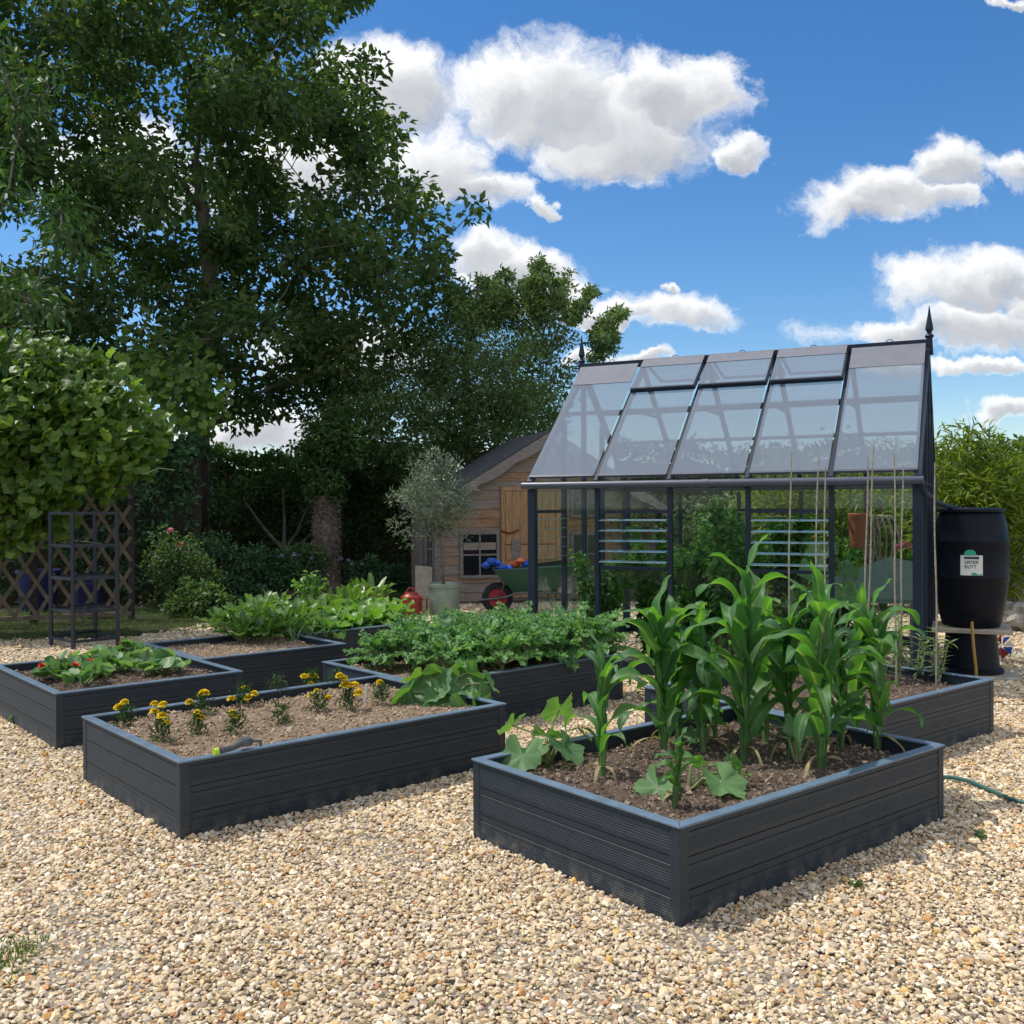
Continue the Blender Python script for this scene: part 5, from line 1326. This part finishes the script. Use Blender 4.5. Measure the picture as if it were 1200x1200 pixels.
nasturtium(78, 795, 60, .22, 'nasturtium with several red flowers at the left of its bed', 5)
nasturtium(118, 790, 75, .26, 'broad silvery leaved nasturtium in the middle of its bed', 3)
nasturtium(150, 776, 60, .20, 'tall nasturtium at the back right of its bed, one bright leaf', 1)
nasturtium(192, 790, 50, .16, 'small low nasturtium by the right-hand rim of its bed', 0)
nasturtium(100, 802, 20, .16, 'sprawling nasturtium shoot at the near rim of its bed', 0)

# ---- canes and lilies in bed B
CAN = [(923, 798, 927, 530, 'tall bamboo cane, leftmost in the bed'), (953, 790, 959, 538, 'bamboo cane just left of the closely paired cane'), (966, 796, 967, 547, 'bamboo cane right of its close neighbour, left of the middle'),
       (1012, 800, 1017, 537, 'bamboo cane crossing a second one, shorter of the pair'), (1015, 792, 1024, 522, 'tallest bamboo cane, crossing another one'), (1050, 802, 1048, 532, 'bamboo cane rising through the leafy stem right of the crossing pair'),
       (1055, 797, 1058, 545, 'shorter bamboo cane beside the leafy stem'), (1098, 802, 1095, 542, 'bamboo cane at the right corner, in front of the water butt')]
for bx, by, tx, ty, lab in CAN:
    p = bed_pt('B', bx, by); e = at(tx, ty, p[1] + rng.normal(.03, .05)) - p
    m = MB(); k = 12
    pts = [e * t + np.array([.004 * math.sin(t * 9 + bx), 0, 0]) for t in np.linspace(-.02, 1, k)]
    rad = [(.0062 + .0016 * (i % 3 == 0)) * (1 - .25 * i / k) for i in range(k)]
    m.tube(pts, rad, 7); o = m.build('bamboo_cane', M['cane'], None, True); o.location = tuple(p); tag(o, lab, 'cane', 'tall canes in the bed by the greenhouse')
def lily(p, h, n, label, lean=(0, 0), L_=.10, W_=.02):
    o = empty('lily_stem', p, 0, label, 'leafy stem', 'willowy leaved plants by the canes')
    m = MB(); P = []; D = []
    for s_ in range(3):
        e = np.array([lean[0] + rng.normal(0, .07), lean[1] + rng.normal(0, .07), h * rng.uniform(.7, 1)])
        m.tube([(rng.normal(0, .02), rng.normal(0, .02), -.01), tuple(e * .5 + rng.normal(0, .01, 3)), tuple(e)], [.006, .005, .003], 6)
        t = rng.uniform(.12, 1, n // 3); P.append(e * t[:, None]); az = rng.uniform(0, 6.28, n // 3); D.append(hd(az) + UP * rng.uniform(-.1, .8, n // 3)[:, None])
    m.build('stems', M['palestem'], o, True); P = np.concatenate(P); D = np.concatenate(D); n_ = len(P)
    leaves('foliage', ribbons(P, D, UP + rdir(n_) * .3, L_ * rng.uniform(.6, 1.2, n_), W_, P_LANCE, 4, rng.uniform(.2, 1.0, n_), .3), M['lily'], o)
lily(bed_pt('B', 1052, 800), .52, 80, 'tall willowy stem wound round two canes')
lily(bed_pt('B', 1030, 797), .34, 50, 'low willowy plant left of the tall wound stem')
lily(bed_pt('B', 1100, 800), .40, 70, 'willowy plant at the right corner of the cane bed')
lily(bed_pt('B', 1078, 796), .30, 44, 'small willowy plant between the two rightmost canes')
lily(bed_pt('B', 985, 800), .38, 54, 'willowy plant at the middle canes, behind the maize')
lily(bed_pt('B', 925, 800), .34, 50, 'willowy plant at the foot of the leftmost cane')
bushy('leafy_seedling', bed_pt('B', 880, 805), .16, .10, 40, .06, .025, 'courgette', 'low leafy weed at the back left of the cane bed', 'weed', stems=5)

# ---- crowns and hedges
def in_poly(x, y, poly):
    c = np.zeros(len(x), bool); n = len(poly); j = n - 1
    for i in range(n):
        xi, yi = poly[i]; xj, yj = poly[j]
        c ^= ((yi > y) != (yj > y)) & (x < (xj - xi) * (y - yi) / (yj - yi + 1e-9) + xi); j = i
    return c
def edge_dist(x, y, poly):
    d = np.full(len(x), 1e9); n = len(poly)
    for i in range(n):
        a = np.array(poly[i], float); b = np.array(poly[(i + 1) % n], float); ab = b - a
        t = np.clip(((x - a[0]) * ab[0] + (y - a[1]) * ab[1]) / (ab @ ab), 0, 1)
        d = np.minimum(d, np.hypot(x - a[0] - t * ab[0], y - a[1] - t * ab[1]))
    return d
def clumps(poly, Y, depth, n, edge_px):
    """points filling a rounded volume whose middle section has the given outline at distance Y"""
    xs = [p[0] for p in poly]; ys = [p[1] for p in poly]; P = []
    while len(P) < n:
        x = rng.uniform(min(xs), max(xs), 400); y = rng.uniform(min(ys), max(ys), 400); k = in_poly(x, y, poly); x, y = x[k], y[k]
        d = np.clip(edge_dist(x, y, poly) / edge_px, .08, 1); hz = depth * np.sqrt(1 - (1 - d) ** 2)
        dy = rng.uniform(-1, 1, len(x)) * hz
        for a, b, c in zip(x, y, dy):
            q = at(a, b, Y); q[1] += c; P.append(q)
    return np.array(P[:n])
def grow(m, base_pts, targets, r0, rmin=.012):
    """branch net: every target joins the nearest earlier point below or nearer the trunk"""
    nodes = [np.array(b, float) for b in base_pts]; rad = [r0 * (1 - .75 * i / len(base_pts)) for i in range(len(base_pts))]
    axis = np.array(base_pts[len(base_pts) // 2], float)
    m.tube([tuple(b) for b in base_pts], r0 * .5, 5)
    order = np.argsort(np.linalg.norm((targets - axis) * np.array([1, 1, .6]), axis=1))
    for i in order:
        t = targets[i]; A = np.array(nodes); dv = t - A; dist = np.linalg.norm(dv, axis=1) + np.maximum(0, A[:, 2] - t[2]) * 1.5
        j = int(np.argmin(dist)); a = nodes[j]; r_ = max(rmin, rad[j] * .62)
        mid = (a + t) / 2 + rng.normal(0, .08, 3) * np.linalg.norm(t - a) + np.array([0, 0, -.04])
        m.tube([tuple(a), tuple(mid), tuple(t)], [r_, r_ * .85, r_ * .6], 5, cap=False)
        nodes += [mid, t]; rad += [r_ * .85, r_ * .7]
def tree(name, base, trunk, r0, cl, crad, nleaf, L_, W_, mat, bark, label, cat, ribbon=False, group=None, flat=.7, droop=.25, prof=P_OVAL, nbranch=None, sig=.5, small=0):
    base = np.array(base, float); o = empty(name, base, 0, label, cat, group)
    tp = [np.array(t, float) - base for t in trunk]
    m = MB(); m.tube([tuple(t) for t in tp], list(np.linspace(r0, r0 * .35, len(tp))), 12); m.build('trunk', M[bark], o, True)
    c = cl - base; m = MB(); bt_ = c if nbranch is None else c[rng.choice(len(c), nbranch, replace=False)]
    grow(m, tp[len(tp) // 3:], bt_, r0 * .55); m.build('branches', M[bark], o, True)
    n = nleaf; sz = rng.uniform(.55, 1.3, len(c))
    if small: sz[-small:] *= .36
    pr_ = sz ** 1.7
    if small: pr_[-small:] *= 2.6
    i = rng.choice(len(c), n, p=pr_ / pr_.sum())
    off = rdir(n) * (rng.uniform(0, 1, n) ** sig * crad * sz[i])[:, None] * np.array([1, 1, flat])
    P = c[i] + off
    D = unit(off / crad + rdir(n) * .9 - UP * droop); N = unit(UP * .9 + rdir(n) * .8)
    if ribbon: g = ribbons(P, D, N, L_ * rng.uniform(.6, 1.2, n), W_ * rng.uniform(.7, 1.2, n), prof, 3, rng.uniform(.1, .9, n), .3, .04)
    else: g = kites(P, D, N, L_ * rng.uniform(.5, 1.45, n), W_ * rng.uniform(.6, 1.35, n))
    leaves('crown', g, M[mat], o, smooth=False)
    return o
OAK = [(-60, -60), (445, -60), (432, 0), (410, 60), (445, 90), (450, 130), (480, 170), (482, 215), (500, 235), (490, 262), (530, 270), (560, 262), (566, 320), (528, 335), (500, 350), (512, 372), (470, 385), (455, 420), (425, 420), (400, 440), (355, 470), (350, 510), (325, 480), (290, 480), (255, 488), (200, 470), (120, 430), (40, 420), (-80, 420)]
tb = gp(230, 688); tb[1] = 19.0; tb = at(230, 688, 19.0); tb[2] = 0
tops = [tb] + [at(x, y, 19.0) for x, y in ((231, 600), (233, 500), (236, 420), (246, 330), (238, 250), (230, 190))]
oc = clumps(OAK, 19.0, 3.4, 470, 110)
tree('oak_tree', tb, tops,   .26, oc, .54, 62000, .175, .115, 'oak', 'bark', 'very tall dark green oak towering over the left of the garden', 'tree', nbranch=230, sig=.45)
# side shoots at the crown's right edge
AP = [(372, 500), (392, 455), (440, 440), (480, 400), (520, 375), (540, 345), (575, 350), (590, 335), (606, 355), (628, 340), (640, 358), (656, 385), (668, 410), (664, 440), (660, 475), (655, 515), (640, 530), (560, 545), (500, 560), (430, 560), (385, 545)]
ab = at(560, 640, 20.5); ab[2] = 0
ac = clumps(AP, 20.5, 2.6, 330, 70)
SHO = [((575, 390), (570, 335)), ((600, 380), (590, 322)), ((640, 380), (612, 330)), ((640, 370), (640, 308)), ((650, 370), (660, 325)), ((665, 380), (690, 345)), ((690, 400), (726, 366)), ((690, 420), (716, 395)), ((540, 380), (535, 340)), ((620, 360), (628, 322))]
ex_ = []
for (x0_, y0_), (x1_, y1_) in SHO:
    for t in np.linspace(.2, 1, 5):
        for _ in range(4): ex_.append(at(x0_ + (x1_ - x0_) * t + rng.normal(0, 4), y0_ + (y1_ - y0_) * t + rng.normal(0, 4), 20.5 + rng.normal(0, .7)))
ac = np.concatenate([ac, np.array(ex_)])
tree('fruit_tree', ab, [ab] + [at(x, y, 20.5) for x, y in ((556, 590), (552, 540), (548, 480), (545, 420), (560, 380))], .17, ac, .44, 46000, .115, .056, 'plum', 'bark', 'bushy mid green fruit tree behind the playhouse roof', 'tree', nbranch=200, sig=.5, small=len(ex_))
# small-leaved tree whose long leaves hang in at the left edge
AS = [(-160, 120), (-60, 60), (10, 62), (52, 58), (66, 90), (40, 130), (60, 150), (20, 175), (0, 215), (40, 232), (100, 262), (120, 300), (90, 345), (50, 400), (-40, 430), (-160, 400)]
sb_ = at(-130, 700, 9.5); sb_[2] = 0
scl = clumps(AS, 9.5, .6, 60, 60)
tree('ash_tree', sb_, [sb_] + [at(x, y, 9.5) for x, y in ((-112, 560), (-108, 430), (-90, 320), (-70, 220), (-60, 120))], .09, scl, .25, 2400, .145, .045, 'ash', 'palebark', 'light green long leaved tree reaching in at the left edge', 'tree', ribbon=True, prof=P_LANCE, nbranch=60, droop=.5)
# trunk wrapped in dead ivy stems
ib = gp(383, 690); ib = at(383, 690, 17.5); ib[2] = 0
iv = empty('ivied_trunk', ib, 0, 'thick rough trunk wrapped in dead ivy, in front of the hedge', 'tree trunk')
m = MB(); nseg = 16; zs = np.linspace(0, 1.75, nseg)
m.tube([(.02 * math.sin(z * 3), .02 * math.cos(z * 2), z) for z in zs], [.235 + .03 * math.sin(z * 7) + .05 * (z < .2) - .012 * z for z in zs], 16); m.build('trunk', M['ivybark'], iv, True)
n = 2600; az = rng.uniform(0, 6.28, n); zz = rng.uniform(0, 1.68, n)
P = np.stack([np.cos(az) * .235, np.sin(az) * .235, zz], -1)
leaves('dead_ivy', ribbons(P, unit(rdir(n) * .8 - UP * .4 + hd(az) * .4), hd(az), rng.uniform(.04, .09, n), .03, P_OVAL, 2, .5, .3), M['ivybark'], iv)
m = MB(); tgs = np.array([[.0, .0, 1.9], [-.3, .1, 2.5], [.35, .1, 2.6], [.05, -.1, 2.8], [.2, .2, 3.0]]); grow(m, [(0, 0, 1.3), (0, 0, 1.72)], tgs, .16); m.build('limbs', M['ivybark'], iv, True)
n = 2600; i = rng.integers(0, 5, n); off = rdir(n) * (rng.uniform(0, 1, n) ** .5 * .42)[:, None]
leaves('regrowth', kites(tgs[i] + off, rdir(n), unit(UP + rdir(n)), .11, .07), M['hedge'], iv, smooth=False)

def hedge(name, p0, p1, h, thick, n, L_, mat, label, cat='hedge', bump=.25, group=None):
    p0 = np.array([p0[0], p0[1], 0.0]); p1 = np.array([p1[0], p1[1], 0.0]); d = p1 - p0; Lh = np.linalg.norm(d); a = math.atan2(d[1], d[0])
    o = empty(name, p0, a, label, cat, group)
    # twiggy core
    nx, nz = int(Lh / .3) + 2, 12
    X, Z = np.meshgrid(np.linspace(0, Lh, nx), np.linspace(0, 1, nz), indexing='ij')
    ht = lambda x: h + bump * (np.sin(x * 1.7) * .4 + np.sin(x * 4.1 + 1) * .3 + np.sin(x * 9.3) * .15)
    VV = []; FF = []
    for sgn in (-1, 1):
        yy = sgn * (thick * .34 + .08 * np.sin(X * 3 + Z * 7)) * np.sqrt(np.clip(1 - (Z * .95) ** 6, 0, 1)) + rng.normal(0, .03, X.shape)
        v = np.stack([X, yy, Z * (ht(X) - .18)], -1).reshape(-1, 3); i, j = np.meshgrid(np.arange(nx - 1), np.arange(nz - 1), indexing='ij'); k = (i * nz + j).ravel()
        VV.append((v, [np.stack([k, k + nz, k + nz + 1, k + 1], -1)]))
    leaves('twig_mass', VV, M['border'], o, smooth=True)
    x = rng.uniform(0, Lh, n); f = rng.uniform(0, 1, n); top = f < .33
    z = np.where(top, ht(x) + rng.normal(0, .07, n) + rng.gamma(1.0, .05, n), rng.uniform(.02, 1, n) ** .8 * ht(x))
    y = np.where(top, rng.uniform(-.5, .5, n) * thick, -np.sign(rng.uniform(-.35, 1, n)) * thick / 2 + rng.normal(0, .07, n) + .10 * np.sin(x * 3.1 + z * 4) + .06 * np.sin(x * 7.7 - z * 9))
    P = np.stack([x, y, z], -1)
    leaves('foliage', kites(P, unit(rdir(n) + np.array([0, -.4, .2])), unit(UP * .7 + rdir(n)), L_ * rng.uniform(.6, 1.25, n), L_ * .55 * rng.uniform(.7, 1.2, n)), M[mat], o, smooth=False)
    return o
h0, h1 = at(190, 680, 22.5), at(492, 680, 21.5)
hedge('boundary_hedge', (-11.5, 23.0), (-1.9, 21.6), 2.62, 1.3, 22000, .13, 'hedge', 'tall dark clipped hedge running along the back of the garden')
hedge('boundary_hedge', (2.2, 21.0), (18, 19.5), 2.6, 1.4, 14000, .15, 'hedge', 'dark hedge behind the greenhouse and the bamboo')
hedge('laurel_screen', (-9.5, 16.2), (-5.2, 16.6), 2.5, 1.0, 9000, .13, 'shrub', 'dark leafy screen of shrubs behind the trellis')

def blob(name, c, rad, n, L_, W_, mat, label, cat, ribbon=True, stems=8, stemmat='bark', group=None, prof=P_OVAL, base=None, curl=.5, sig=.4, clump=0, N0=.9):
    """shrub: stems from the base, leaves filling an uneven ellipsoid c +- rad"""
    c = np.array(c, float); rad = np.array(rad, float); b = np.array(base if base is not None else (c[0], c[1], 0.0), float)
    o = empty(name, b, 0, label, cat, group); cc = c - b
    k = clump or max(8, n // 110)
    u_ = rdir(k) * (rng.uniform(.15, 1, k) ** .5)[:, None] * rad * .9 + cc
    u_[:, 2] = np.maximum(u_[:, 2], .06)
    if stems:
        m = MB()
        for q in u_[:stems]: m.tube([(0, 0, -.02), tuple(q * np.array([.4, .4, .5])), tuple(q)], [.022, .014, .006], 5)
        m.build('stems', M[stemmat], o, True)
    i = rng.integers(0, k, n); cr = float(np.mean(rad)) * .34
    P = u_[i] + rdir(n) * (rng.uniform(0, 1, n) ** sig * cr)[:, None]; P[:, 2] = np.maximum(P[:, 2], .02)
    D = unit(P - u_[i] + rdir(n) * cr * .8 + UP * .02); N = unit(UP * N0 + rdir(n) * .7)
    if ribbon: g = ribbons(P, D, N, L_ * rng.uniform(.6, 1.25, n), W_ * rng.uniform(.7, 1.2, n), prof, 3, rng.uniform(0, 2 * curl, n), .3, .03)
    else: g = kites(P, D, N, L_ * rng.uniform(.6, 1.25, n), W_ * rng.uniform(.7, 1.2, n))
    leaves('foliage', g, M[mat], o, smooth=ribbon)
    return o, u_
def flowers(o, pts, rad, mat, name='flower'):
    for e in pts:
        n2 = 26; az = rng.uniform(0, 6.28, n2); el = rng.uniform(-.2, 1.45, n2); d = hd(az) * np.cos(el)[:, None] + UP * np.sin(el)[:, None]
        leaves(name, ribbons(np.tile(np.array(e, float), (n2, 1)) + d * rad * .3, d, UP - hd(az) * .4, rad * .8, rad * .8, P_SPOON, 3, .6, .25), M[mat], o)

# vine over the trellis and its arch: big lobed leaves in overlapping tiers
VN = [(-90, 420), (-20, 398), (40, 402), (95, 418), (138, 445), (162, 482), (180, 520), (180, 550), (152, 572), (130, 560), (104, 575), (72, 588), (50, 622), (22, 622), (0, 640), (-90, 645)]
vb = at(-50, 740, 12.7); vb[2] = 0
vi = empty('grape_vine', vb, 0, 'lush grape vine with large lobed leaves covering the trellis', 'vine')
vc = clumps(VN, 12.0, .6, 150, 50) - vb
m = MB(); grow(m, [(0, 0, 0), (.05, 0, .7), (.1, 0, 1.5), (.3, -.1, 2.2)], vc[rng.choice(150, 60, replace=False)], .05, .008); m.build('stems', M['bark'], vi, True)
n = 8200; i = rng.integers(0, 150, n); off = rdir(n) * (rng.uniform(0, 1, n) ** .5 * .30)[:, None]; P = vc[i] + off
N = unit(UP * .75 + np.array([-.15, -.75, 0]) + rdir(n) * .75); D = unit(np.array([0, -.5, -.8]) + rdir(n) * .9)
leaves('foliage', discs(P, D, N, rng.uniform(.04, .095, n), RIM_VINE, 16, -.12, .12, 3), M['vine'], vi)
for (x, y), (x2, y2) in (((62, 640), (118, 637)), ((168, 556), (205, 551))):
    m = MB(); a = at(x, y, 11.3) - vb; b = at(x2, y2, 11.2) - vb; m.tube([tuple(a), tuple((a + b) / 2 + np.array([0, 0, .05])), tuple(b)], .0035, 5); m.build('tendril', M['palestem'], vi, True)
# the vine's upper shoots climbing into the oak
V2 = [(150, 425), (190, 415), (230, 405), (262, 425), (258, 455), (245, 490), (215, 500), (190, 480), (165, 470)]
v2b = at(205, 700, 16.5); v2b[2] = 0
o = empty('climbing_vine', v2b, 0, 'vine shoots with large pale leaves climbing the oak trunk', 'vine')
c2 = clumps(V2, 16.5, .5, 60, 30) - v2b; m = MB(); grow(m, [(0, 0, 0), (.05, .3, 1.5), (.1, .5, 3.0), (.1, .5, 4.0)], c2[:24], .04, .008); m.build('stems', M['bark'], o, True)
n = 520; i = rng.integers(0, 60, n); P = c2[i] + rdir(n) * (rng.uniform(0, 1, n) ** .8 * .55)[:, None]
leaves('foliage', discs(P, unit(np.array([0, -.4, -.8]) + rdir(n) * .7), unit(UP * .6 + np.array([0, -.8, 0]) + rdir(n) * .6), rng.uniform(.05, .105, n), RIM_VINE, 14, -.1, .12, 3), M['vine'], o)
# evergreen climber on the oak trunk
cb = at(205, 690, 17.2); cb[2] = 0
blob('ivy_climber', at(205, 590, 17.2), (.62, .5, 1.55), 5200, .11, .05, 'shrub', 'dark evergreen climber cloaking the oak trunk', 'climber', base=cb, stems=14)
# border shrubs
ro, uu_ = blob('rose_bush', at(212, 672, 14.8), (.66, .5, .72), 4200, .065, .042, 'rose', 'rose bush with two pink blooms right of the trellis', 'rose bush', base=(at(212, 720, 14.8)[0], 14.8, 0), stems=12)
for px, py, rd in ((200, 623, .06), (212, 639, .048)):
    e = at(px, py, 14.25) - loc_of(ro); flowers(ro, [e], rd, 'pink', 'rose_bloom')
BS = [(262, 672, 15.6, .75, .5, .62, 'shrub', 'dense dark shrub between the rose bush and the bare-stemmed bush'), (318, 672, 16.2, .7, .5, .50, 'shrub', 'rounded dark shrub with pale flowers left of the ivied trunk'), (352, 668, 16.6, .5, .45, .46, 'rose', 'mid green shrub touching the ivied trunk on its left'),
      (420, 676, 17.6, .55, .4, .35, 'shrub', 'low dark perennial clump right of the ivied trunk'), (458, 684, 18.2, .6, .45, .38, 'shrub', 'low green mound between the ivied trunk and the playhouse'), (232, 706, 14.0, .5, .35, .3, 'rose', 'low leafy plant in front of the rose bush'), (285, 704, 15.2, .55, .3, .24, 'shrub', 'low dark plant at the timber edging')]
for px, py, Y, rx, ry, rz, mt, lab in BS:
    c = at(px, py, Y); o, u_ = blob('border_shrub', c, (rx, ry, rz), int(2600 * rx / .6), .075, .042, mt, lab, 'shrub', base=(c[0], c[1], 0), stems=8, group='shrubs in the back border')
    if px in (318, 420): flowers(o, [at(x, y, Y - ry) - loc_of(o) for x, y in (((300, 655), (330, 652), (345, 650), (365, 655)) if px == 318 else ((408, 657), (412, 661), (424, 662), (400, 655)))], .04, 'lilac')
# bare stemmed multi trunk bush
bb = at(333, 700, 18.2); bb[2] = 0
bo = empty('bare_stemmed_bush', bb, 0, 'tall bush with three bare grey stems against the dark hedge', 'bush')
m = MB()
for x, y in ((285, 585), (331, 570), (362, 590), (372, 618)):
    e = at(x, y, 18.4) - bb; k = at(333, 645, 18.2) - bb; m.tube([(0, 0, 0), tuple(k), tuple((k + e) / 2 + np.array([.02, 0, -.08 if x != 331 else 0])), tuple(e)], [.05, .04, .025, .012], 7)
m.build('stems', M['palebark'], bo, True)
c3 = np.array([at(x, y, 18.4) - bb for x, y in ((280, 575), (300, 565), (331, 560), (360, 578), (262, 590), (345, 560), (375, 600))])
n = 1100; i = rng.integers(0, 7, n)
leaves('foliage', kites(c3[i] + rdir(n) * (rng.uniform(0, 1, n) ** .5 * .38)[:, None], rdir(n), unit(UP + rdir(n)), .10, .055), M['hedge'], bo, smooth=False)
# olive in the pot
ob = pp + np.array([0, 0, .40]); oo = empty('olive_tree', ob, 0, 'small grey green olive tree growing in the sage pot', 'olive tree')
tk = [at(x, y, pp[1]) - ob for x, y in ((520, 690), (518, 670), (521, 650), (515, 632), (512, 612))]
m = MB(); tk[0][2] = 0; m.tube([tuple(t) for t in tk], [.028, .024, .023, .02, .015], 8); m.build('trunk', M['palebark'], oo, True)
OL = [(470, 600), (474, 572), (492, 552), (520, 546), (535, 560), (545, 590), (540, 612), (520, 625), (488, 622)]
c4 = np.concatenate([clumps(OL, pp[1], .42, 60, 26), np.array([at(x, y, pp[1]) for x, y in ((490, 545), (506, 536), (531, 546), (463, 584), (550, 574), (466, 616), (548, 604), (515, 541), (478, 632), (540, 628))])]) - ob
m = MB(); grow(m, [tuple(t) for t in tk[3:]], c4, .016, .004); m.build('branches', M['palebark'], oo, True)
n = 4600; i = rng.integers(0, 70, n); P = c4[i] + rdir(n) * (rng.uniform(0, 1, n) ** .5 * .15)[:, None]
leaves('crown', ribbons(P, unit(P - c4[i] + rdir(n) * .1 + UP * .05), unit(UP + rdir(n)), rng.uniform(.055, .09, n), .021, P_LANCE, 2, .3, .25), M['olive'], oo, smooth=False)

# bamboo at the right, and behind the greenhouse
def willowy(px, py, Y, rx, ry, rz, n, label):
    c = at(px, py, Y)
    o, u_ = blob('leafy_bush', c, (rx, ry, rz), n, .155, .03, 'bamboo', label, 'bush', base=(c[0], c[1], 0), stems=16, stemmat='stem', group='willow leaved bushes right of and behind the greenhouse', prof=P_LANCE, curl=.5, clump=90, sig=.45, N0=.7)
willowy(1140, 605, 12.6, .85, .8, 1.22, 9500, 'bright willow leaved bush behind the water butt')
willowy(1215, 620, 13.4, .75, .8, 1.10, 7000, 'willow leaved bush at the right edge behind the rocks')
willowy(1035, 612, 14.4, .95, .7, 1.25, 6000, 'willow leaved bush seen through the right end of the greenhouse')
willowy(925, 615, 14.8, .95, .7, 1.25, 6000, 'willow leaved bush seen through the middle of the greenhouse')
blob('acid_bush', at(1190, 672, 13.3), (.22, .22, .3), 700, .07, .03, 'acid', 'small yellow green bush behind the rocks', 'shrub', base=(at(1190, 672, 13.3)[0], 13.3, 0), stems=5)
blob('dark_shrub', at(800, 640, 16.5), (1.5, .7, 1.3), 4500, .11, .055, 'plum', 'dark shrub behind the left half of the greenhouse', 'shrub', base=(at(800, 640, 16.5)[0], 16.5, 0), stems=10)

# ---- greenhouse crops
def tomato(x, y, h, label, rad=.28, n=900, mat='tomato', L_=.085, W_=.05):
    bushy('tomato_plant', gh_w(x, y, .0), h, rad, n, L_, W_, mat, label, 'tomato plant', 'tomato plants in the greenhouse', stems=9, curl=.8)
for x_, y_, h_, lab, rd_, n_ in ((.55, .45, 1.35, 'drooping tomato plant at the left end of the greenhouse', .36, 1200), (1.05, 1.9, 1.7, 'tall tomato plant at the back left of the greenhouse', .36, 1500),
        (1.0, .75, 1.55, 'tomato plant behind the left louvre window', .36, 1500), (1.75, .8, 1.85, 'tomato plant behind the plain pane right of the left louvre', .36, 1700), (2.1, 1.7, 1.80, 'tallest tomato plant, middle of the greenhouse', .38, 1700),
        (1.55, 2.2, 1.7, 'tomato plant against the back glass of the greenhouse', .36, 1500), (1.45, 1.35, 1.65, 'tomato plant in the aisle behind the left louvre', .34, 1300), (2.45, .55, .95, 'short tomato plant behind the maize', .34, 1000), (2.6, 2.2, 1.5, 'tomato plant at the back, left of the planter', .34, 1200)):
    tomato(x_, y_, h_, lab, rd_, int(n_ * 1.5))
q = gh_w(2.75, .75, 0)
courgette(q, [(-.25, -.1, .95, .15, -1.8, .9), (.0, -.15, .75, .17, -1.4, 1.0), (-.1, .1, 1.12, .16, -2.0, .7), (.2, -.1, .55, .16, -1.2, 1.0), (-.35, 0, .65, .15, -2.1, .9), (.1, .05, .95, .14, -1.0, .9), (-.2, -.15, .42, .15, -1.7, 1.1), (.35, .0, .36, .13, -.9, 1.0)], 'big leaved squash plant inside the greenhouse, left of the bench', 'squash', 'squash_plant')
po = empty('pelargonium', gh_w(3.26, 1.45, .66), 0, 'small pelargonium with pink flowers at the end of the bench', 'flower')
m = MB(); m.lathe([(.05, 0), (.07, .12), (.075, .13), (.06, .13)], n=16); m.build('pot', M['terracotta'], po, True)
n = 60; P = rdir(n) * rng.uniform(.2, 1, n)[:, None] * .13 + np.array([0, 0, .32]); m = MB()
for e in P[:8]: m.tube([(0, 0, .12), tuple(e)], .004, 4)
m.build('stems', M['stem'], po, True); leaves('foliage', discs(P, rdir(n), unit(UP + rdir(n)), .035, RIM_ROUND, 10), M['lettuce'], po); flowers(po, [(0, -.06, .50), (.05, -.02, .48), (-.05, .0, .47)], .05, 'pink')
bushy('leafy_houseplant', gh_w(2.72, 1.5, .66), .36, .16, 60, .12, .05, 'acid', 'yellow green leafy pot plant on the bench', 'pot plant', stems=6)

for px, py, rad_, lab in ((1003, 1042, .03, 'tiny weed in the gravel right of the front bed'), (1148, 985, .035, 'tiny weed in the gravel below the garden hose'), (20, 850, .06, 'small green weed at the foot of the nasturtium bed')):
    p = gp(px, py); bushy('weed', p + np.array([0, 0, .008]), rad_ * 1.3, rad_, 46, rad_ * .7, rad_ * .3, 'grass', lab, 'weed', stems=6)

lt = rng.uniform(-1, 1, 160); ly = rng.uniform(3.0, 9.5, 160); lp = np.stack([lt * ly * .55, ly, np.full(160, .022)], -1); lp = lp[~in_bed(lp[:, 0], lp[:, 1], -.03)]; nl_ = len(lp)
tag(leaves('leaf_litter', ribbons(lp, hd(rng.uniform(0, 6.28, nl_)) + UP * .1, UP + rdir(nl_) * .4, rng.uniform(.02, .055, nl_), .014, P_OVAL, 3, rng.uniform(-.6, 1.2, nl_), .4), M['dryleaf']), 'few dry fallen leaves lying on the gravel', 'leaf litter', kind='stuff')
